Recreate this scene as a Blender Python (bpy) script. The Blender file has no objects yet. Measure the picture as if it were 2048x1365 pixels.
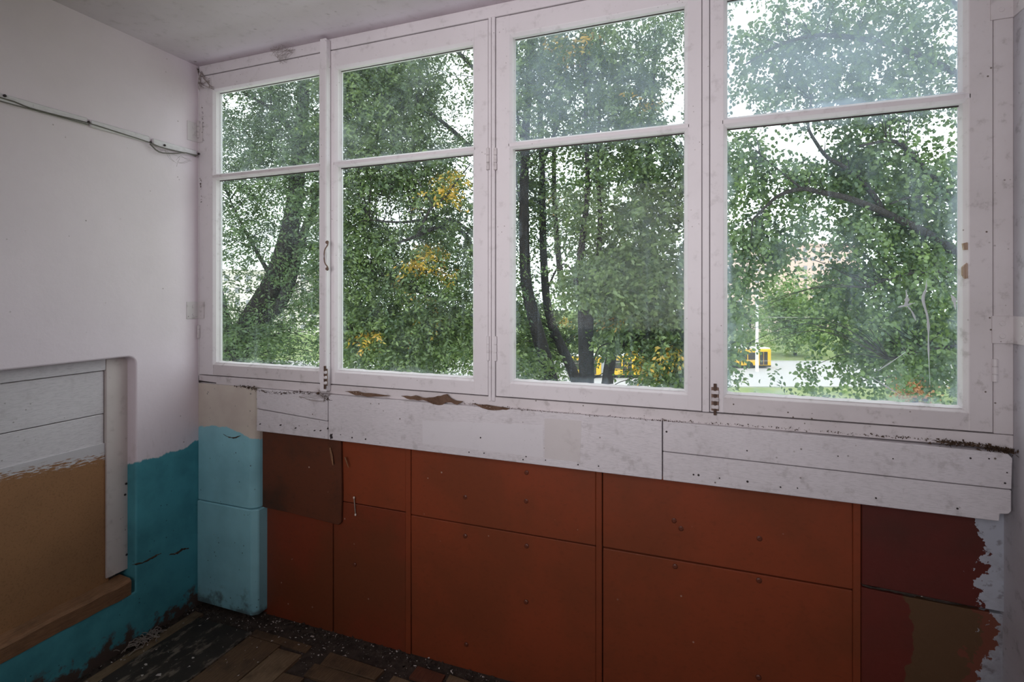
import bpy, bmesh, math, random
import numpy as np
from mathutils import Vector

random.seed(7)
rng = np.random.default_rng(11)
S = bpy.context.scene
COL = S.collection

# ------------------------------------------------------------------ camera
F, HZ, YAW = 1025.0, 589.0, math.radians(20.14)
CAM = np.array([2.185, -1.7305, 1.4425])
FWD = np.array([-math.sin(YAW), math.cos(YAW), 0.0])
RGT = np.array([math.cos(YAW), math.sin(YAW), 0.0])
cam = bpy.data.cameras.new('camera')
cam.sensor_width = 36.0
cam.lens = F / 2048 * 36
cam.shift_y = -(682.5 - HZ) / 2048
cam.clip_start, cam.clip_end = 0.05, 900
co = bpy.data.objects.new('camera', cam)
co.location = CAM
co.rotation_euler = (math.pi / 2, 0, YAW)
COL.objects.link(co)
S.camera = co

# ------------------------------------------------------------------ light
SKY_STRENGTH = 2.9
w = bpy.data.worlds.new('overcast_sky')
S.world = w
w.use_nodes = True
bg = w.node_tree.nodes['Background']
bg.inputs['Color'].default_value = (0.93, 0.97, 1.0, 1)
bg.inputs['Strength'].default_value = SKY_STRENGTH

def area(name, loc, size, size_y, rot, power, color):
    l = bpy.data.lights.new(name, 'AREA')
    l.shape, l.size, l.size_y, l.energy, l.color = 'RECTANGLE', size, size_y, power, color
    o = bpy.data.objects.new(name, l)
    o.location, o.rotation_euler = loc, rot
    COL.objects.link(o)
    return o
# added fill lamp behind the camera, standing in for daylight from the room
area('room_fill', (1.66, -2.50, 1.75), 1.4, 1.2, (math.radians(90), 0, 0), 13.8, (1.0, 0.95, 0.975)).data.spread = math.radians(95)

S.view_settings.view_transform = 'Standard'
S.view_settings.look = 'None'
S.view_settings.exposure = 0.0
S.view_settings.gamma = 1.0
S.view_settings.use_curve_mapping = False
S.cycles.use_denoising = True
S.cycles.caustics_reflective = False
S.cycles.caustics_refractive = False
S.cycles.max_bounces = 10
S.cycles.diffuse_bounces = 5
S.cycles.transparent_max_bounces = 16

# ------------------------------------------------------------------ pixel helpers (2048 x 1365 frame)
def ray(x, y):
    return FWD + (x - 1024) / F * RGT + np.array([0, 0, -(y - HZ) / F])
def at(x, y, depth):              # point at a given depth in front of the camera
    return CAM + ray(x, y) * depth
def on_front(x, y, Y=0.0):        # on the plane of the window wall
    d = ray(x, y); return CAM + d * (Y - CAM[1]) / d[1]
def on_left(x, y, X=0.0):         # on the plane of the left wall
    d = ray(x, y); return CAM + d * (X - CAM[0]) / d[0]
def on_ground(x, y, Z=0.0):
    d = ray(x, y); return CAM + d * (Z - CAM[2]) / d[2]
def project(P):
    q = P - CAM
    dz = q @ FWD
    return 1024 + F * (q @ RGT) / dz, HZ - F * q[..., 2] / dz

# ------------------------------------------------------------------ object helpers
def tag(o, label=None, cat=None, group=None, kind=None):
    if label: o['label'] = label
    if cat: o['category'] = cat
    if group: o['group'] = group
    if kind: o['kind'] = kind
    return o
def empty(name, loc=(0, 0, 0)):
    o = bpy.data.objects.new(name, None)
    o.location = loc
    o.empty_display_size = 0.1
    COL.objects.link(o)
    return o
def link(name, me, mat, parent=None):
    o = bpy.data.objects.new(name, me)
    if mat is not None:
        me.materials.clear(); me.materials.append(mat)
    COL.objects.link(o)
    if parent is not None:
        o.parent = parent
        p, q = parent, Vector((0, 0, 0))
        while p is not None:
            q += p.location; p = p.parent
        o.location = -q
    return o
def mesh_of(name, verts, faces, smooth=False):
    me = bpy.data.meshes.new(name)
    me.from_pydata([tuple(v) for v in verts], [], faces)
    me.update()
    if smooth:
        me.polygons.foreach_set('use_smooth', [True] * len(me.polygons))
    return me
def bm_obj(name, bm, mat, parent=None, smooth=False):
    bmesh.ops.recalc_face_normals(bm, faces=bm.faces)
    me = bpy.data.meshes.new(name)
    bm.to_mesh(me); bm.free()
    if smooth:
        me.polygons.foreach_set('use_smooth', [True] * len(me.polygons))
    return link(name, me, mat, parent)
def bm_box(bm, x0, x1, y0, y1, z0, z1, bev=0.0, jit=0.0):
    r = bmesh.ops.create_cube(bm, size=1.0)
    vs = r['verts']
    for v in vs:
        v.co = Vector((x0 + (v.co.x + .5) * (x1 - x0), y0 + (v.co.y + .5) * (y1 - y0), z0 + (v.co.z + .5) * (z1 - z0)))
        if jit:
            v.co += Vector((random.uniform(-jit, jit), random.uniform(-jit, jit) * .4, random.uniform(-jit, jit)))
    if bev:
        es = set(e for v in vs for e in v.link_edges)
        bmesh.ops.bevel(bm, geom=list(es), offset=bev, segments=1, affect='EDGES', profile=.5)
def box(name, x0, x1, y0, y1, z0, z1, mat, parent=None, bev=0.0015, jit=0.0):
    bm = bmesh.new()
    bm_box(bm, x0, x1, y0, y1, z0, z1, bev, jit)
    return bm_obj(name, bm, mat, parent)
def prism(name, pts, axis, a0, a1, mat, parent=None, bev=0.0):
    """polygon pts (u, v) swept along axis from a0 to a1; axis x: (u, v) = (y, z), y: (x, z), z: (x, y)"""
    def P(u, v, a):
        return {'x': (a, u, v), 'y': (u, a, v), 'z': (u, v, a)}[axis]
    bm = bmesh.new()
    A = [bm.verts.new(P(u, v, a0)) for u, v in pts]
    B = [bm.verts.new(P(u, v, a1)) for u, v in pts]
    n = len(pts)
    fa, fb = bm.faces.new(A), bm.faces.new(B)
    for i in range(n):
        bm.faces.new((A[i], A[(i + 1) % n], B[(i + 1) % n], B[i]))
    bmesh.ops.recalc_face_normals(bm, faces=bm.faces)
    if bev:
        bmesh.ops.bevel(bm, geom=bm.edges[:], offset=bev, segments=1, affect='EDGES')
    bmesh.ops.triangulate(bm, faces=[f for f in bm.faces if len(f.verts) > 4])
    return bm_obj(name, bm, mat, parent)
def tube_data(pts, radii, n=6, cap=True):
    pts = np.asarray(pts, float)
    m = len(pts)
    radii = np.broadcast_to(np.asarray(radii, float), (m,))
    T = np.gradient(pts, axis=0)
    T /= np.linalg.norm(T, axis=1)[:, None] + 1e-9
    ref = np.array([0, 0, 1.0]) if abs(T[0, 2]) < .9 else np.array([1.0, 0, 0])
    V, Fc = [], []
    for i in range(m):
        u = np.cross(T[i], ref); u /= np.linalg.norm(u) + 1e-9
        v = np.cross(T[i], u)
        for k in range(n):
            a = 2 * math.pi * k / n
            V.append(pts[i] + radii[i] * (math.cos(a) * u + math.sin(a) * v))
    for i in range(m - 1):
        for k in range(n):
            a, b = i * n + k, i * n + (k + 1) % n
            Fc.append((a, b, b + n, a + n))
    if cap:
        Fc.append(tuple(range(n))); Fc.append(tuple(range((m - 1) * n, m * n)))
    return V, Fc
def tube(name, pts, radii, mat, parent=None, n=6, smooth=True):
    V, Fc = tube_data(pts, radii, n)
    return link(name, mesh_of(name, V, Fc, smooth), mat, parent)
def smooth_line(pts, k=4):
    """Catmull-Rom through the points"""
    P = [np.asarray(p, float) for p in pts]
    P = [2 * P[0] - P[1]] + P + [2 * P[-1] - P[-2]]
    out = []
    for i in range(1, len(P) - 2):
        for j in range(k):
            t = j / k
            out.append(.5 * ((2 * P[i]) + (P[i + 1] - P[i - 1]) * t + (2 * P[i - 1] - 5 * P[i] + 4 * P[i + 1] - P[i + 2]) * t * t
                             + (3 * P[i] - P[i - 1] - 3 * P[i + 1] + P[i + 2]) * t ** 3))
    out.append(P[-2])
    return np.array(out)

# ------------------------------------------------------------------ materials
class N:
    def __init__(s, name, rough=.6, spec=.35):
        s.m = bpy.data.materials.new(name); s.m.use_nodes = True
        s.t = s.m.node_tree; s.n = s.t.nodes; s.l = s.t.links
        s.b = s.n['Principled BSDF']
        s.b.inputs['Roughness'].default_value = rough
        s.b.inputs['Specular IOR Level'].default_value = spec
        s.c = s.n.new('ShaderNodeTexCoord').outputs['Object']
    def val(s, sock, v):
        if hasattr(v, 'links') or isinstance(v, bpy.types.NodeSocket): s.l.new(v, sock)
        else: sock.default_value = v
    def mapped(s, scale=(1, 1, 1), loc=(0, 0, 0), rot=(0, 0, 0)):
        n = s.n.new('ShaderNodeMapping'); s.l.new(s.c, n.inputs['Vector'])
        n.inputs['Scale'].default_value = scale; n.inputs['Location'].default_value = loc; n.inputs['Rotation'].default_value = rot
        return n.outputs[0]
    def noise(s, scale, detail=4, rough=.55, vec=None, dist=0):
        n = s.n.new('ShaderNodeTexNoise'); s.l.new(vec if vec is not None else s.c, n.inputs['Vector'])
        n.inputs['Scale'].default_value = scale; n.inputs['Detail'].default_value = detail
        n.inputs['Roughness'].default_value = rough; n.inputs['Distortion'].default_value = dist
        return n.outputs['Fac']
    def voro(s, scale, vec=None):
        n = s.n.new('ShaderNodeTexVoronoi'); s.l.new(vec if vec is not None else s.c, n.inputs['Vector'])
        n.inputs['Scale'].default_value = scale
        return n.outputs['Distance'], n.outputs['Color']
    def ramp(s, v, a, b, lo=0.0, hi=1.0):
        n = s.n.new('ShaderNodeMapRange'); n.interpolation_type = 'SMOOTHSTEP'
        s.val(n.inputs['Value'], v)
        n.inputs['From Min'].default_value = a; n.inputs['From Max'].default_value = b
        n.inputs['To Min'].default_value = lo; n.inputs['To Max'].default_value = hi
        return n.outputs[0]
    def math(s, op, a, b=0.0):
        n = s.n.new('ShaderNodeMath'); n.operation = op
        s.val(n.inputs[0], a); s.val(n.inputs[1], b)
        return n.outputs[0]
    def mix(s, f, a, b):
        n = s.n.new('ShaderNodeMix'); n.data_type = 'RGBA'
        s.val(n.inputs[0], f)
        for k, v in ((6, a), (7, b)):
            s.val(n.inputs[k], v if not isinstance(v, tuple) else (*v, 1.0)[:4])
        return n.outputs[2]
    def xyz(s):
        n = s.n.new('ShaderNodeSeparateXYZ'); s.l.new(s.c, n.inputs[0])
        return n.outputs
    def color(s, v): s.val(s.b.inputs['Base Color'], v if not isinstance(v, tuple) else (*v, 1.0)); return s
    def bump(s, h, strength=.3, dist=.002):
        n = s.n.new('ShaderNodeBump'); n.inputs['Strength'].default_value = strength; n.inputs['Distance'].default_value = dist
        s.l.new(h, n.inputs['Height']); s.l.new(n.outputs[0], s.b.inputs['Normal']); return s

def paint(name, col, dirt=(.12, .09, .07), amount=.5, rough=.5, speck=60.0, grain=None, bump=.25, stain=.25):
    """brushed oil paint: faint mottling, scattered dark specks, soft grime"""
    m = N(name, rough)
    lo = m.noise(3.0, 5, .6)
    c = m.mix(m.ramp(lo, .35, .7, 0, stain), col, tuple(x * .72 + d * .28 for x, d in zip(col, dirt)))
    fine = m.noise(24.0, 6, .65)
    c = m.mix(m.ramp(fine, .54, .70, 0, .32 * amount), c, dirt)
    d, _ = m.voro(speck)
    msk = m.math('MULTIPLY', m.ramp(d, .14, .07), m.ramp(m.noise(9.0, 3), .53, .62))
    c = m.mix(m.math('MULTIPLY', msk, min(1, amount * 1.4)), c, dirt)
    h = fine
    if grain:
        g = m.noise(40.0, 5, .6, m.mapped(grain))
        c = m.mix(m.ramp(g, .46, .66, 0, .5), c, tuple(x * .62 for x in col))
        h = g
    m.color(c)
    m.bump(h, bump, .003)
    return m.m

WHITE = (.71, .672, .692)
M = {}
M['frame'] = paint('old_white_oil_paint', WHITE, amount=.55, rough=.42, stain=.22)
M['frame_dirty'] = paint('grimy_white_oil_paint', (.65, .605, .615), amount=1.0, rough=.5, stain=.5, speck=45)
M['board'] = paint('white_painted_board', (.68, .645, .67), amount=.8, rough=.5, grain=(1.2, 18, 18), speck=38, stain=.35)
M['plank'] = paint('white_painted_plank', (.72, .69, .715), amount=.4, rough=.55, grain=(14, 1.0, 14), speck=40, stain=.3)
M['ceiling'] = paint('whitewashed_ceiling', (.60, .53, .575), amount=.5, rough=.85, speck=14, stain=.4)
M['cream'] = paint('old_cream_paint', (.66, .60, .575), amount=.5, rough=.6, speck=40, stain=.4)

def wall_left_mat():
    m = N('white_wall_teal_dado', .6)
    x, y, z = m.xyz()
    lo = m.noise(2.5, 5, .6)
    white = m.mix(m.ramp(lo, .35, .7, 0, .35), (.77, .685, .735), (.63, .56, .60))
    fine = m.noise(30, 6, .65)
    d, _ = m.voro(26)
    sp = m.math('MULTIPLY', m.ramp(d, .10, .05), m.ramp(m.noise(7, 3), .51, .60))
    white = m.mix(m.math('MULTIPLY', sp, .7), white, (.2, .15, .13))
    # scuffed, dirtier plaster right above the dado
    band = m.math('MULTIPLY', m.ramp(z, .95, .74), m.ramp(m.noise(18, 6, .7, m.mapped((1, 3, 1))), .5, .72))
    white = m.mix(m.math('MULTIPLY', band, .22), white, (.30, .24, .2))
    teal = m.mix(m.ramp(m.noise(5, 5, .6), .35, .75), (.085, .36, .43), (.055, .235, .285))
    d2, _ = m.voro(34)
    fl = m.math('MULTIPLY', m.ramp(d2, .12, .06), m.ramp(m.noise(9, 3, .5, m.mapped((1, 1, 1), (3, 1, 2))), .48, .58))
    teal = m.mix(m.math('MULTIPLY', fl, .75), teal, (.015, .03, .035))
    scr = m.ramp(m.noise(26, 3, .5, m.mapped((1, 3.0, .25))), .70, .76)
    teal = m.mix(m.math('MULTIPLY', scr, m.ramp(z, .5, .2, 0, .5)), teal, (.35, .42, .43))
    # bare dirty plaster along the floor
    teal = m.mix(m.ramp(m.math('ADD', z, m.ramp(m.noise(14, 5, .65), .3, .7, -.05, .05)), .075, .03), teal, (.09, .065, .055))
    lvl = m.math('ADD', m.ramp(m.noise(5, 6, .6, m.mapped((1, 1, .3))), .3, .7, -.02, .025), m.math('MULTIPLY', y, .07))
    f = m.ramp(m.math('SUBTRACT', m.math('SUBTRACT', z, .765), lvl), -.004, .004)
    m.color(m.mix(f, teal, white))
    m.bump(fine, .25, .004)
    return m.m
M['wall_left'] = wall_left_mat()

def pillar_mat():
    m = N('cream_over_light_teal', .5)
    x, y, z = m.xyz()
    cream = m.mix(m.ramp(m.noise(6, 5), .35, .7), (.60, .54, .47), (.52, .45, .40))
    d2, _ = m.voro(38)
    fl = m.math('MULTIPLY', m.ramp(d2, .15, .08), m.ramp(m.noise(9, 3), .48, .58))
    teal = m.mix(m.ramp(m.noise(4, 5, .6), .35, .75), (.28, .58, .66), (.21, .45, .52))
    # the arch of the paint edge
    dx = m.math('SUBTRACT', x, .13)
    arch = m.math('MULTIPLY', m.math('MULTIPLY', dx, dx), 1.1)
    lvl = m.math('ADD', m.math('SUBTRACT', .842, arch), m.ramp(m.noise(20, 4), .3, .7, -.006, .006))
    f = m.ramp(m.math('SUBTRACT', z, lvl), -.003, .003)
    c = m.mix(f, teal, cream)
    c = m.mix(m.math('MULTIPLY', fl, .8), c, (.03, .05, .055))
    c = m.mix(m.ramp(m.math('ADD', z, m.ramp(m.noise(9, 5, .65), .3, .7, -.06, .06)), .10, .02, 0, .75), c, (.06, .055, .05))
    m.color(c)
    m.bump(m.noise(28, 5), .2, .003)
    return m.m
M['pillar'] = pillar_mat()

def red_mat(name, a, b, flecks=.5, rough=.38):
    m = N(name, rough, .4)
    c = m.mix(m.ramp(m.noise(2.4, 5, .6), .38, .62), a, b)
    c = m.mix(m.ramp(m.noise(55, 3, .5, m.mapped((1, 1, 1.6))), .52, .75, 0, .25), c, tuple(v * .6 for v in b))
    d, _ = m.voro(17)
    fl = m.math('MULTIPLY', m.ramp(d, .075, .04), m.ramp(m.noise(4, 2), .50, .58))
    c = m.mix(m.math('MULTIPLY', fl, flecks), c, (.55, .42, .34))
    m.color(c)
    m.bump(m.noise(12, 5), .18, .004)
    return m.m
M['red'] = red_mat('rust_red_paint', (.235, .050, .020), (.185, .046, .019))
M['red_low'] = red_mat('worn_rust_red_paint', (.20, .040, .018), (.155, .042, .018))
M['brown'] = red_mat('dark_brown_hardboard', (.12, .036, .017), (.050, .025, .015), 1.0, .5)
M['oxblood'] = red_mat('oxblood_paint', (.13, .022, .014), (.10, .022, .015))

def plaster_red(name, red_a, red_b, brown=False):
    """plaster with oil paint that ends in a ragged edge towards the corner"""
    m = N(name, .55)
    x, y, z = m.xyz()
    pl = m.mix(m.ramp(m.noise(8, 5, .65), .35, .7), (.42, .44, .50), (.28, .27, .29))
    pl = m.mix(m.ramp(m.noise(40, 4, .6), .55, .7, 0, .6), pl, (.13, .11, .11))
    rd = m.mix(m.ramp(m.noise(5, 4), .35, .7), red_a, red_b)
    if brown:
        e2 = m.math('ADD', x, m.ramp(m.noise(6, 5, .6), .3, .7, -.02, .02))
        rd = m.mix(m.ramp(e2, 2.745, 2.75), rd, (.105, .055, .026))
        e3 = m.math('ADD', x, m.ramp(m.noise(11, 5, .6), .3, .7, -.035, .035))
        rd = m.mix(m.ramp(e3, 2.895, 2.90), rd, (.16, .05, .03))
    e = m.math('ADD', x, m.math('ADD', m.ramp(m.noise(7, 6, .7), .3, .7, -.03, .03), m.ramp(m.noise(60, 2, .5), .35, .65, -.008, .008)))
    f = m.ramp(e, 2.905 if not brown else 2.925, 2.909 if not brown else 2.93)
    m.color(m.mix(f, rd, pl))
    m.bump(m.math('ADD', m.noise(30, 5), f), .35, .003)
    return m.m
M['plaster_top'] = plaster_red('oxblood_paint_on_plaster', (.105, .018, .013), (.075, .019, .013))
M['plaster_low'] = plaster_red('brown_paint_on_plaster', (.13, .022, .014), (.10, .022, .014), True)

def fibre_mat():
    m = N('tan_fibreboard', .8, .15)
    x, y, z = m.xyz()
    tan = m.mix(m.ramp(m.noise(4, 5), .3, .7), (.36, .19, .092), (.30, .16, .08))
    tan = m.mix(m.ramp(m.noise(160, 3), .5, .7, 0, .25), tan, (.10, .055, .03))
    st = m.noise(30, 4, .6, m.mapped((1, 1.2, 7), (0, 0, 0), (math.radians(-8), 0, 0)))
    e = m.math('ADD', m.math('ADD', z, m.math('MULTIPLY', y, .10)), m.ramp(st, .3, .7, -.022, .022))
    m.color(m.mix(m.ramp(e, .742, .762), tan, (.60, .58, .60)))
    m.bump(m.noise(90, 4), .2, .002)
    return m.m
M['fibre'] = fibre_mat()

def wood_mat(name, a, b, axis_scale=(14, 1, 14), rough=.75, dark=(.05, .035, .025), dirt=.5):
    m = N(name, rough, .2)
    g = m.noise(22, 6, .65, m.mapped(axis_scale), .6)
    c = m.mix(m.ramp(g, .3, .7), a, b)
    c = m.mix(m.ramp(m.noise(7, 6, .65), .45, .7, 0, dirt), c, dark)
    m.color(c); m.bump(g, .35, .002)
    return m.m
M['raw_wood'] = wood_mat('raw_pine', (.30, .16, .085), (.20, .10, .055), dirt=.35)
M['parquet'] = wood_mat('worn_parquet', (.165, .105, .060), (.10, .062, .038), dirt=.8)
M['parquet_light'] = wood_mat('pale_worn_parquet', (.24, .165, .10), (.15, .10, .06), dirt=.7)
M['parquet_red'] = wood_mat('red_brown_parquet', (.17, .06, .035), (.11, .04, .025), dirt=.5)
def slab_mat():
    m = N('black_peeling_lino', .7, .25)
    c = m.mix(m.ramp(m.noise(9, 5), .3, .7), (.045, .038, .032), (.028, .024, .02))
    p = m.ramp(m.noise(7, 7, .68, m.mapped((2.2, 1, 1), (.3, .1, 0))), .51, .60)
    c = m.mix(m.math('MULTIPLY', p, .8), c, (.20, .165, .13))
    m.color(c); m.bump(m.math('ADD', p, m.noise(40, 4)), .4, .003)
    return m.m
M['lino'] = slab_mat()
def dirt_mat(name, a, b):
    m = N(name, .95, .1)
    c = m.mix(m.ramp(m.noise(22, 6, .7), .3, .7), a, b)
    d, _ = m.voro(90)
    c = m.mix(m.math('MULTIPLY', m.ramp(d, .22, .12), m.ramp(m.noise(12, 3), .5, .62)), c, (.38, .34, .31))
    m.color(c); m.bump(m.noise(60, 6, .7), .8, .006)
    return m.m
M['floor_dirt'] = dirt_mat('grimy_concrete', (.085, .066, .056), (.045, .036, .031))
M['dirt'] = dirt_mat('brown_crumbs', (.10, .065, .045), (.05, .03, .02))
M['bare'] = dirt_mat('bare_brown_filler', (.19, .12, .085), (.11, .065, .045))
M['wall_right'] = paint('dirty_white_plaster', (.52, .50, .535), (.14, .12, .12), 1.2, .75, 26, None, .6, .7)
M['wall_back'] = paint('plain_white_plaster', (.66, .62, .63), amount=.2, rough=.8)
def plain(name, col, rough=.5, metal=0.0, spec=.4):
    m = N(name, rough, spec)
    m.b.inputs['Metallic'].default_value = metal
    c = m.mix(m.ramp(m.noise(12, 4), .3, .7, 0, .35), col, tuple(v * .7 for v in col))
    m.color(c)
    return m.m
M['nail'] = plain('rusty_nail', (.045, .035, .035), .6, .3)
M['screw'] = plain('painted_screw', (.13, .035, .018), .4)
M['rust'] = plain('rusty_painted_steel', (.20, .13, .10), .6, .2)
M['putty'] = paint('cracked_window_putty', (.66, .62, .64), amount=.9, rough=.6, speck=70, stain=.5)
M['peeled'] = wood_mat('peeled_bare_wood', (.46, .36, .29), (.30, .19, .12), (14, 14, 1), dirt=.3)
M['patch_white'] = paint('fresh_white_patch', (.665, .638, .663), amount=.15, rough=.45, stain=.1)
M['patch_cream'] = paint('greyish_cream_patch', (.60, .56, .56), amount=.3, rough=.5, stain=.2)
M['wire'] = plain('grey_old_wire', (.16, .15, .13), .6)
M['chip'] = plain('paint_chip', (.55, .50, .47), .6)
M['cobweb'] = plain('dusty_cobweb', (.30, .25, .23), .9)
M['smear'] = plain('dried_paint_smear', (.62, .66, .68), .7)
M['white_stick'] = plain('white_plastic', (.75, .68, .60), .5)

def glass_mat(name, base, amp, scale=6.0, streak=.10, edge=(0, 1, 0, 1), edge_amt=.35, spots=.3, film=(.74, .83, 1.0)):
    """old window glass: clear, with a film of dust, run marks and grime along the putty"""
    m = N(name)
    t = m.t
    t.nodes.remove(m.b)
    out = t.nodes['Material Output']
    x, y, z = m.xyz()
    f = m.ramp(m.noise(scale, 5, .6), .36, .70, base, base + amp)
    f = m.math('ADD', f, m.ramp(m.noise(34, 4, .6, m.mapped((1, 1, .06))), .55, .75, 0, streak))
    d, _ = m.voro(42)
    sp = m.math('MULTIPLY', m.ramp(d, .09, .05), m.ramp(m.noise(5, 3), .52, .62))
    f = m.math('ADD', f, m.math('MULTIPLY', sp, spots))
    x0, x1, z0, z1 = edge
    wob = m.ramp(m.noise(16, 4), .3, .7, -.014, .014)
    ex = m.math('MINIMUM', m.math('SUBTRACT', x, x0), m.math('SUBTRACT', x1, x))
    ez = m.math('MINIMUM', m.math('SUBTRACT', z, z0), m.math('SUBTRACT', z1, z))
    e = m.math('ADD', m.math('MINIMUM', ex, ez), wob)
    f = m.math('ADD', f, m.ramp(e, .024, .0, 0, edge_amt))
    f = m.math('MINIMUM', f, .9)
    tr = t.nodes.new('ShaderNodeBsdfTransparent'); tr.inputs[0].default_value = (.95, .98, .97, 1)
    tl = t.nodes.new('ShaderNodeBsdfTranslucent'); tl.inputs[0].default_value = (*film, 1)
    df = t.nodes.new('ShaderNodeBsdfDiffuse'); df.inputs[0].default_value = (.55, .57, .58, 1)
    gl = t.nodes.new('ShaderNodeBsdfGlossy'); gl.inputs['Roughness'].default_value = .04
    m1 = t.nodes.new('ShaderNodeMixShader'); m1.inputs[0].default_value = .25
    m2 = t.nodes.new('ShaderNodeMixShader'); m3 = t.nodes.new('ShaderNodeMixShader')
    m3.inputs[0].default_value = .003
    L = t.links.new
    L(tl.outputs[0], m1.inputs[1]); L(df.outputs[0], m1.inputs[2])
    L(f, m2.inputs[0]); L(tr.outputs[0], m2.inputs[1]); L(m1.outputs[0], m2.inputs[2])
    L(m2.outputs[0], m3.inputs[1]); L(gl.outputs[0], m3.inputs[2])
    L(m3.outputs[0], out.inputs[0])
    return m.m

# ================================================================== THE ROOM SHELL
XR, H, YB = 2.965, 2.50, -2.55     # right wall, ceiling height, back wall
# ---- floor: grimy concrete, with what is left of the parquet on it
fl = box('floor', -.15, XR + .15, YB - .1, .10, -.12, 0, M['floor_dirt'], None, 0)
tag(fl, 'grimy concrete balcony floor strewn with crumbs and loose parquet', 'floor', kind='structure')
ce = box('ceiling', -.15, XR + .15, YB - .1, .10, H, H + .12, M['ceiling'], None, 0)
tag(ce, 'whitewashed greyish pink balcony ceiling', 'ceiling', kind='structure')
wr = box('wall_right', XR, XR + .15, YB - .1, .10, 0, H, M['wall_right'], None, 0)
tag(wr, 'dirty white plaster wall right of the windows', 'wall', kind='structure')

# back wall with an added opening where the fill lamp stands
bm = bmesh.new()
bm_box(bm, -.15, .60, YB - .1, YB, 0, H); bm_box(bm, 2.40, XR + .15, YB - .1, YB, 0, H)
bm_box(bm, .60, 2.40, YB - .1, YB, 2.35, H); bm_box(bm, .60, 2.40, YB - .1, YB, 0, .75)
wb = bm_obj('wall_back', bm, M['wall_back'])
tag(wb, 'white plaster wall between the balcony and the room behind', 'wall', kind='structure')
dr = box('window_5', .60, 2.40, YB - .07, YB - .03, .75, 2.35, M['wall_back'], None, 0)  # invented, unseen slab that shuts the opening behind the fill lamp
tag(dr, 'plain white slab closing the added opening behind the fill lamp', 'window', kind='structure')

# ---- left wall with the blocked niche
def rounded(u0, u1, v0, v1, r, n=6, corners=('tr', 'tl')):
    P = [(u0, v0), (u1, v0)]
    for c, (cu, cv, a0) in (('tr', (u1 - r, v1 - r, 0)), ('tl', (u0 + r, v1 - r, 90))):
        for i in range(n + 1):
            a = math.radians(a0 + 90 * i / n)
            P.append((cu + r * math.cos(a), cv + r * math.sin(a)))
    return P
NY0, NY1, NZ0, NZ1 = -1.42, -.280, .215, 1.187
cu = bpy.data.curves.new('wall_left', 'CURVE'); cu.dimensions = '2D'; cu.fill_mode = 'BOTH'
def spline(pts):
    s = cu.splines.new('POLY'); s.points.add(len(pts) - 1); s.use_cyclic_u = True
    for p, (u, v) in zip(s.points, pts): p.co = (u, v, 0, 1)
spline([(YB - .1, 0), (.10, 0), (.10, H), (YB - .1, H)])
spline(rounded(NY0 - .007, NY1 + .007, NZ0 - .007, NZ1 + .007, .040))
cu.extrude = .068; cu.bevel_depth = .007; cu.bevel_resolution = 2; cu.offset = 0
tmp = bpy.data.objects.new('tmp', cu); COL.objects.link(tmp)
bpy.context.view_layer.update()
me = bpy.data.meshes.new_from_object(tmp.evaluated_get(bpy.context.evaluated_depsgraph_get()))
bpy.data.objects.remove(tmp)
for v in me.vertices:
    u_, v_, w_ = v.co
    v.co = (w_ - .075, u_, v_)
wl = link('wall_left', me, M['wall_left'])
tag(wl, 'white plaster wall with teal dado and boarded-up niche', 'wall', kind='structure')
# backing behind the niche
box('niche_back', -.16, -.125, NY0 - .1, NY1 + .1, NZ0 - .1, NZ1 + .1, M['cream'], wl, 0)
# casing strips, planks, fibreboard and the raw ledge
cas = -.050
def stripz(px0, px1, X): return on_left(px0, 900, X)[1], on_left(px1, 900, X)[1]
ya, yb = stripz(213, 254, cas)
prism('casing_strip', [(ya, .30), (yb + .02, .30), (yb + .02, NZ1 + .02), (ya, NZ1 + .02)], 'x', cas - .03, cas, M['cream'], wl, .002)
# the vertical strip is a little bent at its foot
zt = on_left(0, 768, cas)[2]
box('casing_strip', cas - .03, cas - .002, NY0 - .01, ya - .001, zt, NZ1 + .02, M['plank'], wl, .002)
xb = cas - .012
zj = (on_left(0, 870, xb)[2] + on_left(213, 826, xb)[2]) / 2
box('plank', xb - .02, xb, NY0 - .01, ya - .002, zj + .0015, zt - .003, M['plank'], wl, .0015)
zk = .815
box('plank', xb - .02, xb - .001, NY0 - .01, ya - .002, zk + .002, zj - .0015, M['plank'], wl, .0015)
prism('fibreboard', [(NY0 - .01, .20), (ya + .014, .20), (ya + .012, .33), (ya + .004, .42), (ya + .001, .52), (ya - .001, zk + .03), (NY0 - .01, zk + .03)],
      'x', xb - .012, xb + .004, M['fibre'], wl)
# ledge batten, worn
bm = bmesh.new()
n = 22
rows = []
for i in range(n + 1):
    t = i / n
    yy = NY0 + t * (-.300 - NY0)
    jz = random.uniform(-.004, .004)
    rows.append([bm.verts.new(p) for p in ((-.07, yy, .205), (.003, yy, .214 + jz * .5), (.004 + jz * .4, yy, .258 + jz + .010 * t), (-.006, yy, .266 + jz + .012 * t), (-.07, yy, .275 + .010 * t))])
for i in range(n):
    for k in range(5):
        bm.faces.new((rows[i][k], rows[i][(k + 1) % 5], rows[i + 1][(k + 1) % 5], rows[i + 1][k]))
bm.faces.new(rows[0]); bm.faces.new(rows[-1])
bm_obj('ledge', bm, M['raw_wood'], wl)
for px, py in ((252, 968), (250, 990), (253, 1110)):
    p = on_left(px, py, cas)
    tube('nail', [p + np.array([-.004, 0, 0]), p + np.array([.002, 0, 0])], [.0045, .0045], M['nail'], wl, 7)
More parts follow.
